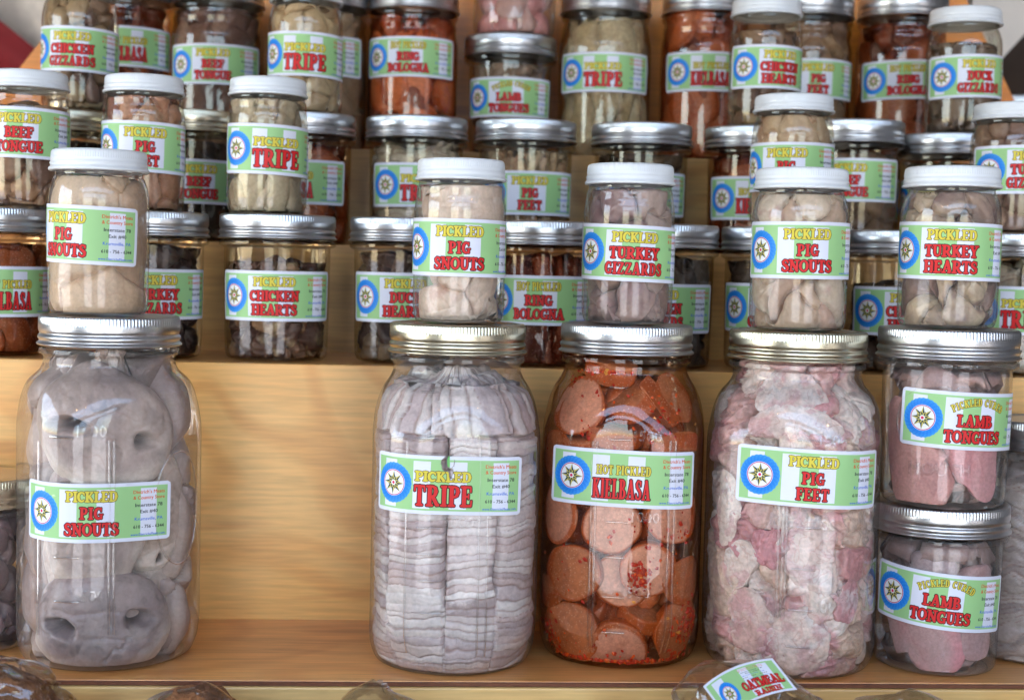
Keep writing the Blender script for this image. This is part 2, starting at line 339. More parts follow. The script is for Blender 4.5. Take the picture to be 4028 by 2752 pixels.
def seg_sdf(X, Y, a, b, ra, rb):
    dx, dy = b[0]-a[0], b[1]-a[1]; q = dx*dx+dy*dy+1e-9
    t = np.clip(((X-a[0])*dx+(Y-a[1])*dy)/q, 0, 1)
    return np.hypot(X-a[0]-t*dx, Y-a[1]-t*dy)-(ra+(rb-ra)*t)
def text_field(txt, x0, x1, ybase, h, arch=0., slant=0.):
    """signed distance (px) of a word set between x0..x1; y down; arch bends the baseline upward in the middle"""
    F = []
    kn = .07 if (x1-x0)/len(txt)/h > .62 else -.03
    adv = sum(GL[c][0] for c in txt)-kn*(len(txt)-1); k = (x1-x0)/adv; x = x0
    rs = min(1.12, max(.40, (k/h)**.9))
    xm = (x0+x1)/2; half = (x1-x0)/2
    for c in txt:
        w, st = GL[c]
        xc = x+w*k/2; u = (xc-xm)/half
        lift = arch*(1-u*u); ang = math.atan2(2*arch*u, half) if arch else 0
        ca, sa = cos(ang), sin(ang)
        def mapp(p):
            lx = (p[0]-w/2)*k; ly = -(p[1])*h
            return (xc+lx*ca-ly*sa, ybase-lift+lx*sa+ly*ca)
        mar = h*.25; bx0, bx1 = int(max(0, xc-w*k/2-mar-abs(sa)*h)), int(min(HW, xc+w*k/2+mar+abs(sa)*h))
        by0, by1 = int(max(0, ybase-lift-h*1.25-abs(sa)*w*k)), int(min(HH, ybase-lift+h*.25+abs(sa)*w*k))
        if bx1 > bx0 and by1 > by0:
            Y, X = np.mgrid[by0:by1, bx0:bx1].astype(np.float32)
            sub = np.full(X.shape, 1e3, np.float32); F.append((by0, by1, bx0, bx1, sub))
            for pts, r in st:
                pp = [mapp(p) for p in pts]; rr = r if isinstance(r, list) else [r]*len(pts)
                for i in range(len(pp)-1):
                    np.minimum(sub, seg_sdf(X, Y, pp[i], pp[i+1], rr[i]*h*rs, rr[i+1]*h*rs), out=sub)
        x += (w-kn)*k
    return F
def cover(img, F, co, cf, off):
    for y0, y1, x0, x1, f in F:                                       # each letter's dark edge over the one before it
        v = img[y0:y1, x0:x1]
        for c, o in ((co, off), (cf, 0.)):
            a = np.clip(.5-(f-o)/1.6, 0, 1)[..., None]; v[:] = v*(1-a)+np.array(c)*a
def tri_fill(img, tri, col, a=1.):
    (x0, y0), (x1, y1), (x2, y2) = tri
    ax, bx = int(max(0, min(x0, x1, x2))), int(min(HW-1, max(x0, x1, x2)))+1
    ay, by = int(max(0, min(y0, y1, y2))), int(min(HH-1, max(y0, y1, y2)))+1
    if bx <= ax or by <= ay: return
    Y, X = np.mgrid[ay:by, ax:bx]; X = X+.5; Y = Y+.5
    d = (x1-x0)*(y2-y0)-(x2-x0)*(y1-y0)
    if abs(d) < 1e-6: return
    s = ((X-x0)*(y2-y0)-(x2-x0)*(Y-y0))/d; t = ((x1-x0)*(Y-y0)-(X-x0)*(y1-y0))/d
    m = (s >= -.01) & (t >= -.01) & (s+t <= 1.01)
    sub = img[ay:by, ax:bx]; sub[m] = sub[m]*(1-a)+np.array(col)*a
def rosette(img, cx, cy, R):
    Y, X = np.mgrid[0:HH, 0:HW].astype(np.float32)
    d = np.hypot(X-cx, Y-cy); an = np.arctan2(Y-cy, X-cx)
    edge = R*(1+.012*np.cos(an*28))
    shade = .5+.5*np.sin(an*28+d/R*26)*np.sin(d/R*40)
    blue = np.stack([22+26*shade, 124+24*shade, 232+8*shade], -1)*(1-.0*d[..., None]/R)
    blue = blue+(np.clip((d/R-.8)*5, 0, 1)*np.array([50, 40, 6])[:, None, None]).transpose(1, 2, 0)*.5
    a = np.clip((edge-d)/3+.5, 0, 1)[..., None]; img[:] = img*(1-a)+blue*a
    for rr, c in ((.66, (246, 238, 248)), (.635, (196, 40, 96)), (.60, (248, 248, 250))):
        a = np.clip((R*rr-d)/1.6+.5, 0, 1)[..., None]; img[:] = img*(1-a)+np.array(c)*a
    yl, dk = (214, 196, 96), (26, 52, 66)
    for lay, (ro, ri, rot, w) in enumerate(((.585, .26, RAD(2), 1), (.36, .19, RAD(2+22.5), 1))):
        for k in range(8):
            a0 = rot-pi/2+k*pi/4
            tip = (cx+cos(a0)*R*ro, cy+sin(a0)*R*ro); c0 = (cx+cos(a0)*R*.10, cy+sin(a0)*R*.10)
            l = (cx+cos(a0-pi/8)*R*ri, cy+sin(a0-pi/8)*R*ri); r = (cx+cos(a0+pi/8)*R*ri, cy+sin(a0+pi/8)*R*ri)
            tri_fill(img, (tip, l, c0), yl); tri_fill(img, (tip, c0, r), dk)
    for rr, c in ((.135, (250, 250, 250)), (.075, (226, 44, 96))):
        a = np.clip((R*rr-d)/1.6+.5, 0, 1)[..., None]; img[:] = img*(1-a)+np.array(c)*a
def small_text_tris(lines):
    """built-in font, laid out as triangles: (triangles Nx3x2 in label px, colour index)"""
    out = []
    for txt, cx, cy, h, wmax, ci in lines:
        cu = bpy.data.curves.new('print', 'FONT'); cu.body = txt; cu.size = 1; cu.resolution_u = 2; cu.offset = 0
        o = bpy.data.objects.new('print', cu); COL.objects.link(o); bpy.context.view_layer.update()
        me = o.to_mesh(); me.calc_loop_triangles()
        v = np.zeros(len(me.vertices)*3, np.float32); me.vertices.foreach_get('co', v); v = v.reshape(-1, 3)[:, :2]
        tr = np.zeros(len(me.loop_triangles)*3, np.int32); me.loop_triangles.foreach_get('vertices', tr)
        x0, x1 = v[:, 0].min(), v[:, 0].max(); kx = wmax/(x1-x0)
        P = np.stack([(v[:, 0]-(x0+x1)/2)*kx+cx, cy-(v[:, 1]-.35)*h/.72], -1)
        out.append((P[tr.reshape(-1, 3)], ci)); o.to_mesh_clear(); bpy.data.objects.remove(o); bpy.data.curves.remove(cu)
    return out
WHITE, GREEN = (238, 238, 252), (168, 214, 146)
SMALL = small_text_tris([
    ("Dietrich's Meats", .855*HW, .165*HH, .062*HH, .205*HW, 0), ("& Country Store", .855*HW, .262*HH, .062*HH, .205*HW, 0),
    ("Interstate 78", .855*HW, .39*HH, .06*HH, .178*HW, 1), ("Exit #40", .855*HW, .50*HH, .06*HH, .115*HW, 1),
    ("Krumsville, PA", .855*HW, .625*HH, .058*HH, .185*HW, 2), ("610 - 756 - 6344", .855*HW, .76*HH, .058*HH, .20*HW, 1),
    ("www.DietrichsMeats.com", .85*HW, .89*HH, .045*HH, .225*HW, 2)])
SC_COL = [(232, 84, 38), (34, 36, 44), (60, 104, 220)]
def base_print():
    img = np.zeros((HH, HW, 3), np.float32); img[:] = WHITE
    u = (np.arange(HW)+.5)/HW; v = (np.arange(HH)+.5)/HH
    U, Vv = np.meshgrid(u, v)
    g = (U > .022) & (U < .978) & (Vv > .062) & (Vv < .938); img[g] = GREEN
    for a, b in ((.085, .18), (.295, .405), (.525, .635), (.80, .905)):
        s = (U > a) & (U < b) & (Vv > .10) & (Vv < .905); img[s] = WHITE
    rosette(img, .155*HW, .5*HH, .345*HH)
    for tri, ci in SMALL:
        for dx in ((0, 1.3) if ci != 2 else (0, .7)):
            for t in tri: tri_fill(img, t+np.array([dx, 0]), SC_COL[ci])
    return img
BASE = base_print()
YEL, YO, RED, RO = (232, 210, 74), (84, 68, 20), (228, 42, 44), (48, 10, 12)
FCACHE = {}
def fld(*a):
    if a not in FCACHE: FCACHE[a] = text_field(*a)
    return FCACHE[a]
def print_image(key, top, l1, l2=None, tear=False, base=None):
    img = (BASE if base is None else base).copy()
    if top == 'ARCH':
        f = fld('PICKLED CURED', .345*HW, .69*HW, .36*HH, .135*HH, .13*HH); cover(img, f, YO, YEL, 4.0)
    elif l2 is None:
        f = fld(top, .32*HW if len(top) > 8 else .305*HW, .675*HW if len(top) > 8 else .665*HW, .44*HH, .175*HH); cover(img, f, YO, YEL, 4.2)
    else:
        f = fld(top, .32*HW if len(top) > 8 else .335*HW, .665*HW if len(top) > 8 else .655*HW, .31*HH, .185*HH); cover(img, f, YO, YEL, 4.2)
    if l2 is None:
        f = text_field(l1, .30*HW, .675*HW, .87*HH, .38*HH); cover(img, f, RO, RED, 7.5)
    else:
        def span(w, mx):
            n = sum(GL[c][0] for c in w); s = min(mx, n*.066); return .495-s/2, .495+s/2
        a, b = span(l1, .375); f = text_field(l1, a*HW, b*HW, .605*HH, .215*HH); cover(img, f, RO, RED, 6.5)
        a, b = span(l2, .40); f = text_field(l2, a*HW, b*HW, .885*HH, .225*HH); cover(img, f, RO, RED, 6.5)
    A = np.ones((HH, HW), np.float32)
    if tear:
        Y, X = np.mgrid[0:HH, 0:HW]; P = np.stack([X/40., Y/40., X*0], -1); n = fbm(P, 5, 3)
        x, y = X/HW, Y/HH
        hole = np.hypot((x-.505)/.042, (y-.12)/.14)+n*.5 < 1; hole |= np.hypot((x-.53)/.018, (y-.27)/.09)+n*.5 < 1
        leaf = np.hypot((x-.527)/.020, (y-.07)/.13)+n*.3 < 1
        A[hole & ~leaf] = 0; img[leaf & (x < .522)] = (120, 196, 110)
    o = np.concatenate([img/255., A[..., None]], -1).reshape(LH, SS, LW, SS, 4).mean((1, 3))[::-1]
    im = bpy.data.images.new('label_print_'+key, LW, LH, alpha=True); im.colorspace_settings.name = 'sRGB'
    im.pixels.foreach_set(o.astype(np.float32).ravel()); im.update(); im.pack()
    return im
def label_mat(key, im, alpha=False):
    m, t, out = newmat('label_'+key); b = t.nodes.new('ShaderNodeBsdfPrincipled'); t.links.new(b.outputs[0], out.inputs[0])
    tx = t.nodes.new('ShaderNodeTexImage'); tx.image = im; tx.extension = 'EXTEND'
    uvn = t.nodes.new('ShaderNodeUVMap'); t.links.new(uvn.outputs[0], tx.inputs[0])
    # print ink reflects at most about 0.8
    mx = t.nodes.new('ShaderNodeMix'); mx.data_type = 'RGBA'; mx.blend_type = 'MULTIPLY'; mx.inputs[0].default_value = 1
    mx.inputs[7].default_value = (.78, .78, .78, 1); t.links.new(tx.outputs[0], mx.inputs[6]); t.links.new(mx.outputs[2], b.inputs['Base Color'])
    b.inputs['Roughness'].default_value = .5; b.inputs['Specular IOR Level'].default_value = .25
    if alpha: t.links.new(tx.outputs[1], b.inputs['Alpha'])
    return m
KINDS = {
 'snouts': ('PICKLED', 'PIG', 'SNOUTS'), 'tripe': ('PICKLED', 'TRIPE', None), 'kielbasa': ('HOT PICKLED', 'KIELBASA', None),
 'feet': ('PICKLED', 'PIG', 'FEET'), 'lamb': ('ARCH', 'LAMB', 'TONGUES'), 'tgizzards': ('PICKLED', 'TURKEY', 'GIZZARDS'),
 'thearts': ('PICKLED', 'TURKEY', 'HEARTS'), 'chearts': ('PICKLED', 'CHICKEN', 'HEARTS'), 'dhearts': ('PICKLED', 'DUCK', 'HEARTS'),
 'ring': ('HOT PICKLED', 'RING', 'BOLOGNA'), 'cgizzards': ('PICKLED', 'CHICKEN', 'GIZZARDS'), 'tongue': ('PICKLED', 'BEEF', 'TONGUE'),
 'dgizzards': ('PICKLED', 'DUCK', 'GIZZARDS')}
LAB = {}
for k, (a, b_, c_) in KINDS.items(): LAB[k] = label_mat(k, print_image(k, a, b_, c_))
LAB['tripe_torn'] = label_mat('tripe_torn', print_image('tripe_torn', 'PICKLED', 'TRIPE', None, tear=True), alpha=True)
BLANKW = pbsdf('label_paper_back', (.75, .75, .78, 1), .6)

# ------------------------------------------------------------------ jars
def superk(a, n): return 1/((np.abs(np.cos(a))**n+np.abs(np.sin(a))**n)**(1/n))
class Jar:
    """local frame: -y faces the camera, z up from the jar's foot"""
    PROF = {  # (radius factor kind, z) outer wall, from foot to rim; b = body radius, n = neck radius
     'half': [(.80, 'b', 0), (.90, 'b', .0012), (.955, 'b', .006), (.99, 'b', .014), (1, 'b', .024), (1, 'b', .146), (.985, 'b', .158), (.945, 'b', .169), (.88, 'b', .178), (1.04, 'n', .186), (1.0, 'n', .1905), (1.0, 'n', .1945), (1.06, 'n', .1965), (1.06, 'n', .199), (1.0, 'n', .2010), (1.0, 'n', .219)],
     'quart': [(.82, 'b', 0), (.92, 'b', .0012), (.97, 'b', .005), (1, 'b', .012), (1, 'b', .098), (.985, 'b', .106), (.95, 'b', .113), (1.03, 'n', .1185), (1.0, 'n', .122), (1.0, 'n', .1255), (1.06, 'n', .127), (1.06, 'n', .129), (1.0, 'n', .131), (1.0, 'n', .149)],
     'wide': [(.82, 'b', 0), (.91, 'b', .001), (.955, 'b', .004), (.97, 'b', .010), (1, 'b', .075), (1.0, 'b', .0825), (1.0, 'b', .0835), (1.07, 'n', .0855), (1.07, 'n', .0878), (1.0, 'n', .0895), (1.0, 'n', .107)],
     'slim': [(.82, 'b', 0), (.92, 'b', .001), (.97, 'b', .004), (.995, 'b', .009), (1, 'b', .016), (1, 'b', .070), (.99, 'b', .076), (.96, 'b', .0815), (1.05, 'n', .0865), (1.0, 'n', .089), (1.0, 'n', .0905), (1.05, 'n', .0915), (1.0, 'n', .093), (1.0, 'n', .1045)]}
    STRAIGHT = {'half': (.02, .15), 'quart': (.01, .10), 'wide': (0, .08), 'slim': (.014, .07)}
    LIDH = {'half': .0190, 'quart': .0180, 'wide': .0180, 'slim': .0135}
    def __init__(s, kind, x, y, z, r, H, sq=2, rho=0, rn=None):
        H0 = {'half': .2205, 'quart': .150, 'wide': .1080, 'slim': .105}[kind]
        s.kind, s.r, s.H, s.n, s.rho = kind, r, H, sq, rho
        s.rn = rn or {'half': .0415, 'quart': .0395, 'wide': .0405, 'slim': .0272}[kind]
        s.rlid = rn*1.075 if rn and kind != 'slim' else {'half': .0445, 'quart': .0425, 'wide': .0432, 'slim': r*.985}[kind]
        k = H/H0; P = s.PROF[kind]
        s.pr = np.array([f*(r if q == 'b' else s.rn) for f, q, _ in P]); s.pz = np.array([p[2]*k for p in P])
        # resample smoothly
        t = np.linspace(0, len(P)-1, (len(P)-1)*5+1); idx = np.arange(len(P))
        def sm3(v):
            m = np.zeros(len(v)); d = np.diff(v); m[1:-1] = np.where(d[:-1]*d[1:] > 0, 2*d[:-1]*d[1:]/(d[:-1]+d[1:]+1e-12), 0); m[0], m[-1] = d[0], d[-1]
            i = np.minimum(t.astype(int), len(v)-2); u = t-i
            return (2*u**3-3*u**2+1)*v[i]+(u**3-2*u**2+u)*m[i]+(-2*u**3+3*u**2)*v[i+1]+(u**3-u**2)*m[i+1]
        s.fr, s.fz = sm3(s.pr), sm3(s.pz); s.fz = np.maximum.accumulate(s.fz+np.arange(len(s.fz))*1e-7)
        s.k = k; a, b = s.STRAIGHT[kind]; s.za, s.zb = a*k, b*k
        aa = np.linspace(-pi, pi, 721); kk = superk(aa-rho, sq); s.norm = 1/np.max(kk*np.sin(aa))
        s.loc = (x, y, z); s.rz = math.atan2(-x, y); s.parent = None
    def w(s, z):
        z = np.asarray(z, float); return sm(s.za*.3, s.za+.012, z)*(1-sm(s.zb-.004, s.zb+.028, z))
    def R(s, a, z):
        R0 = np.interp(z, s.fz, s.fr)
        if s.n == 2: return R0+0*a
        kk = superk(np.asarray(a)-s.rho, s.n)*s.norm
        return R0*(1+s.w(z)*(kk-1))
    def pt(s, a, z, off=0.):
        R = s.R(a, z)+off; return np.stack([R*np.sin(a), -R*np.cos(a), z+0*a], -1)
    def arc_at(s, z):
        a = np.linspace(-pi, pi, 1441); p = s.pt(a, np.full_like(a, z)); L = np.concatenate([[0], np.cumsum(np.hypot(*(np.diff(p[:, :2], axis=0).T)))])
        return a, L
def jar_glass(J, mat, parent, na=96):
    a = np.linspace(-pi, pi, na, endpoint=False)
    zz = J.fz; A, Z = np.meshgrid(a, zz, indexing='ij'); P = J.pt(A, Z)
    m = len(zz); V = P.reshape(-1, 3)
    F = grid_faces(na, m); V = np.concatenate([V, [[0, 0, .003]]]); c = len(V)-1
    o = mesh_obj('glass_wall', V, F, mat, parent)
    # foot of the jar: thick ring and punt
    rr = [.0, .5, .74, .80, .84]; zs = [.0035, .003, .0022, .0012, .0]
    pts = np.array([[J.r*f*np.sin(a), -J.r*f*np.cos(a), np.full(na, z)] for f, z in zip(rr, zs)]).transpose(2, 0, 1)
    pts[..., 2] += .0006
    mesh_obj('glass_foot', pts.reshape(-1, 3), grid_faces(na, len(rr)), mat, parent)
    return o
LIDS = {}
def lid(J, mat, parent):
    metal = J.kind != 'slim'; key = (metal, mat.name, J.kind)
    h = J.LIDH[J.kind]*J.k; z0 = J.H-h
    if key not in LIDS:
        if metal:
            # fraction of radius, height(0..1), knurl depth
            P = [(.96, -.02, 0), (1.0, -.01, 0), (1.022, .015, 0), (1.026, .05, 0), (1.008, .09, 0), (.990, .13, 0), (.988, .17, 0), (1.004, .22, 0), (1.008, .27, 0), (1.002, .32, 0), (.984, .37, 0), (.980, .40, 0), (.990, .44, 0), (.998, .50, 0), (1.0, .58, 0), (.999, .66, 0), (.998, .70, .15), (.998, .74, 1), (.997, .87, 1), (.992, .93, .9), (.984, .965, .2), (.968, .99, 0), (.93, 1.0, 0), (.90, .99, 0), (.885, .965, 0), (.88, .95, 0), (.6, .955, 0), (0, .955, 0)]
            nk, na, dep = 128, 640, .010
        else:
            P = [(.95, -.02, 0), (1.0, 0, 0), (1.012, .03, 0), (1.015, .10, 0), (1.0, .15, 0), (.978, .20, 0), (.972, .27, 0), (.985, .33, 0), (.985, .37, 0), (.970, .43, 0), (.962, .5, 0), (.972, .56, 0), (.970, .60, .5), (.966, .72, 1), (.960, .84, 1), (.95, .91, .7), (.93, .96, .2), (.90, .99, 0), (.85, 1.0, 0), (.80, .985, 0), (.5, .98, 0), (0, .98, 0)]
            nk, na, dep = 120, 600, .007
        a = np.linspace(0, 2*pi, na, endpoint=False)
        V = []
        for f, z, kn in P: V.append(np.stack([(f-dep*kn*(.5-.5*np.cos(a*nk)))*np.sin(a), -(f-dep*kn*(.5-.5*np.cos(a*nk)))*np.cos(a), np.full(na, z)], -1))
        V = np.stack(V, 1).reshape(-1, 3)
        o = mesh_obj('lid', V, grid_faces(na, len(P)), mat); LIDS[key] = o.data; bpy.data.objects.remove(o)
    o = bpy.data.objects.new('lid', LIDS[key]); COL.objects.link(o); o.parent = parent
    o.scale = (J.rlid, J.rlid, h); o.location = (0, 0, z0); o.rotation_euler = (0, 0, random.random()*6)
    return o
LBW, LBH = .0975, .0365
def label_part(J, key, zc, phi, tilt, parent, w=LBW, h=LBH, wob=1., seed=0):
    """paper label following the wall; phi = direction of its middle (rad, + right), tilt in rad"""
    nu, nv = 72, 14; al, Lc = J.arc_at(zc); L0 = np.interp(phi, al, Lc)
    v = np.linspace(-.5, .5, nv); v = np.sign(v)*.5*(1-(1-2*np.abs(v))**1.5); rc = .0022
    rows = []; uvs = []
    for vv in v:
        dy = h/2-abs(vv)*h; ins = rc-math.sqrt(max(0, rc*rc-max(0, rc-dy)**2)) if dy < rc else 0
        s = np.linspace(-.5, .5, nu)*(w-2*ins); rows.append(np.stack([s, np.full(nu, vv*h)], -1)); uvs.append(np.stack([s/w+.5, np.full(nu, vv+.5)], -1))
    G = np.stack(rows, 1); UV = np.stack(uvs, 1)
    ct, st = cos(tilt), sin(tilt); S = G[..., 0]*ct-G[..., 1]*st; Zr = G[..., 0]*st+G[..., 1]*ct
    A = np.interp(L0+S, al, Lc*0+al) if False else np.interp(L0+S, Lc, al)
    Z = zc+Zr
    n = fbm(np.stack([S*60+seed, Zr*18, 0*S+seed*3.1], -1), 3, 2)
    off = .0004+.0009*wob*np.abs(n)+.00018*wob*fbm(np.stack([S*240, Zr*200, 0*S+seed], -1), 8, 2)
    P1 = J.pt(A, Z, off); P2 = J.pt(A, Z, off-.00018)
    V = np.concatenate([P1.reshape(-1, 3), P2.reshape(-1, 3)]); F1 = grid_faces(nu, nv, False); k = nu*nv
    F = np.concatenate([F1, (F1+k)[:, ::-1]])
    uv = np.concatenate([UV.reshape(-1, 2)]*2)
    return mesh_obj('label', V, F, LAB[key], parent, uv=uv)
def split_parts(name, V, F, col, ids, mat, parent, minf=12):
    out = []
    fid = ids[F[:, 0]]
    for c in np.unique(fid):
        f = F[fid == c]
        if len(f) < minf: continue
        u, inv = np.unique(f, return_inverse=True)
        out.append(mesh_obj(name, V[u], inv.reshape(f.shape), mat, parent, col=col[u]))
    return out
def lining(J, zt, na, nz, inset=.0013, zb=.0018, top_round=.006):
    """grid over the inside of the jar: positions, inward normals, (a, path) params"""
    a = np.linspace(-pi, pi, na, endpoint=False)
    z0, z1 = zb, zt
    nb = max(5, nz//8); ntp = max(6, nz//7)
    zs = np.linspace(z0, z1, nz); fr = [1.0]*nz; nr = [1.0]*nz
    wall = [(1.0, z, 1.0) for z in zs]
    bot = [(f, z0, 0.0) for f in np.linspace(0.02, .93, nb)]
    top = [(f, z1+top_round*(1-f), -.6) for f in np.linspace(.96, 0.02, ntp)]
    path = bot+wall+top
    P = np.zeros((na, len(path), 3)); Nn = np.zeros_like(P)
    for j, (f, z, w) in enumerate(path):
        R = (J.R(a, np.full(na, z))-inset)*f
        P[:, j] = np.stack([R*np.sin(a), -R*np.cos(a), np.full(na, z)], -1)
        if w == 1: Nn[:, j] = np.stack([-np.sin(a), np.cos(a), 0*a], -1)
        elif w == 0: Nn[:, j] = (0, 0, 1)
        else: Nn[:, j] = np.stack([-.3*f*np.sin(a), .3*f*np.cos(a), -.9+0*a], -1)
    # soften the normals on the shoulder
    return a, np.array([p[1] for p in path]), P, Nn
def seeds(P, cell, rng, stretch):
    Q = P.reshape(-1, 3)/stretch; idx = rng.permutation(len(Q))[:6000]; keep = []
    K = np.zeros((0, 3))
    for i in idx:
        if len(K) == 0 or np.min(((K-Q[i])**2).sum(1)) > (cell*.72)**2: K = np.concatenate([K, Q[i:i+1]])
    return K
def fill(J, name, parent, mat, pal, zt, cell=.02, D=.007, bulge=.004, warp=.004, wf=55, fine=.0005, ff=160, ridge=0., rf=70, na=150, nz=110, seed=0, stretch=(1, 1, 1), split=True, zb=.0018, mix=None, mf=45, jag=.10, cols=None, drop=.35, inset=0.):
    """lumps packed against the glass: one closed-up cell per piece"""
    rng = np.random.RandomState(seed*13+5); a, pz, P, Nn = lining(J, zt, na, nz, zb=zb)
    st = np.array(stretch, float)
    o = rng.rand(3)*50
    wv = np.stack([fbm(P*wf+o, 11+seed, 3), fbm(P*wf+o+31, 12+seed, 3), fbm(P*wf+o+67, 13+seed, 3)], -1)*warp
    Q = ((P+wv)/st).reshape(-1, 3); K = seeds(P, cell, rng, st)
    Q = Q+(np.stack([fbm(P/st*(.9/cell)+o+5, 14+seed, 2), fbm(P/st*(.9/cell)+o+25, 15+seed, 2), fbm(P/st*(.9/cell)+o+45, 16+seed, 2)], -1)*cell*.55).reshape(-1, 3)
    wt = (rng.rand(len(K))-.5)*cell*.45
    d1 = np.full(len(Q), 9.); d2 = np.full(len(Q), 9.); ids = np.zeros(len(Q), int)
    for i, k in enumerate(K):
        d = np.sqrt(((Q-k)**2).sum(1))-wt[i]; m = d < d1; d2 = np.where(m, d1, np.minimum(d2, d)); d1 = np.where(m, d, d1); ids[m] = i
    e = ((d2-d1)/cell).reshape(P.shape[:2])
    idg = ids.reshape(P.shape[:2])
    off = rng.rand(len(K))**2*drop*D
    tiltv = rng.randn(len(K), 3)*.10
    rel = (P-(K*st)[idg]); tl = (rel*tiltv[idg]).sum(-1)
    gv = .35+.9*sm(-.3, .35, fbm(P*(1.3/cell)+o+77, 51+seed, 2))
    groove = D*gv*np.exp(-(e/jag)**1.0)
    dome = bulge*(1-sm(0, .8, e))*gv
    dep = np.maximum(groove+dome+off[idg]+tl, .0) + fine*fbm(P*ff+o, 4+seed, 3)
    if ridge:
        pw = P+wv*1.5
        r1 = np.abs(fbm(pw*np.array([rf, rf, rf*.6])+o, 21+seed, 3))*3.2
        r2 = np.abs(fbm(pw*np.array([rf*.5, rf*.5, rf*1.1])+o+3, 22+seed, 3))*3.2
        amt = rng.rand(len(K))**1.1; fold = (1-np.clip(r1, 0, 1))**3*.9+(1-np.clip(r2, 0, 1))**3*1.3; dep = dep+ridge*(.25+amt[idg])*fold*1.6
    cap = (np.arange(P.shape[1]) >= P.shape[1]-max(6, nz//7))[None]; dep = dep+cap*.006*np.clip(fbm(P*60+o, 88, 3)+.2, 0, 1)
    dep = np.maximum(dep, 0)+(inset(a)[:, None] if callable(inset) else inset)
    V = (P+Nn*dep[..., None]).reshape(-1, 3)
    pal = lin(pal)*np.array([.86, .76, .69]); ci = rng.randint(0, len(pal), len(K)); C = pal[ci][idg]
    C2 = pal[rng.randint(0, len(pal), len(K))][idg]
    mm = sm(-.1, .35, fbm(P*mf+o+9, 31+seed, 4))[..., None]
    C = C*(1-mm*.55)+C2*mm*.55
    if mix is not None:
        q = sm(mix[1], mix[1]+.22, fbm(P*mix[2]+o+19, 41+seed, 4))[..., None]; C = C*(1-q*mix[3])+lin(mix[0])*q*mix[3]
    C = C*(1+.14*(rng.rand(len(K))-.5))[idg][..., None]
    F = grid_faces(P.shape[0], P.shape[1])
    if split and len(K) < 90: return split_parts(name, V, F, C.reshape(-1, 3), ids, mat, parent)
    ob = mesh_obj(name, V, F, mat, parent, col=C.reshape(-1, 3)); ob['kind'] = 'stuff'; return [ob]
M['food'] = food_mat('pickled_meat', bump=(260, .5, .0014), mott=(60, .26), fine=(330, .16), vein=(55, .45, (.55, .38, .34, 1)))
M['foodsm'] = food_mat('smooth_skin', rough=.38, bump=(240, .35, .0010), mott=(65, .14), sss=.2, fine=(400, .08), vein=(24, .25, (.70, .52, .48, 1)))
M['foodwet'] = food_mat('wet_flesh', rough=.36, bump=(300, .5, .0012), mott=(110, .22), sss=.2, fine=(380, .14), vein=(60, .5, (.78, .50, .50, 1)))
M['tongue'] = food_mat('tongue_flesh', rough=.4, bump=(520, .35, .0007), mott=(40, .18), sss=.25, fine=(520, .12), vein=(18, .25, (.70, .46, .46, 1)))
M['tripe'] = food_mat('tripe_layers', rough=.42, bump=(300, .4, .0010), mott=(120, .14), sss=.15, fine=(420, .10))
M['sausage'] = food_mat('sausage', rough=.36, bump=(500, .35, .0007), mott=(150, .20), speck=(520, .30, L4(228, 190, 172)), sss=.15, spec=.5, fine=(420, .16))

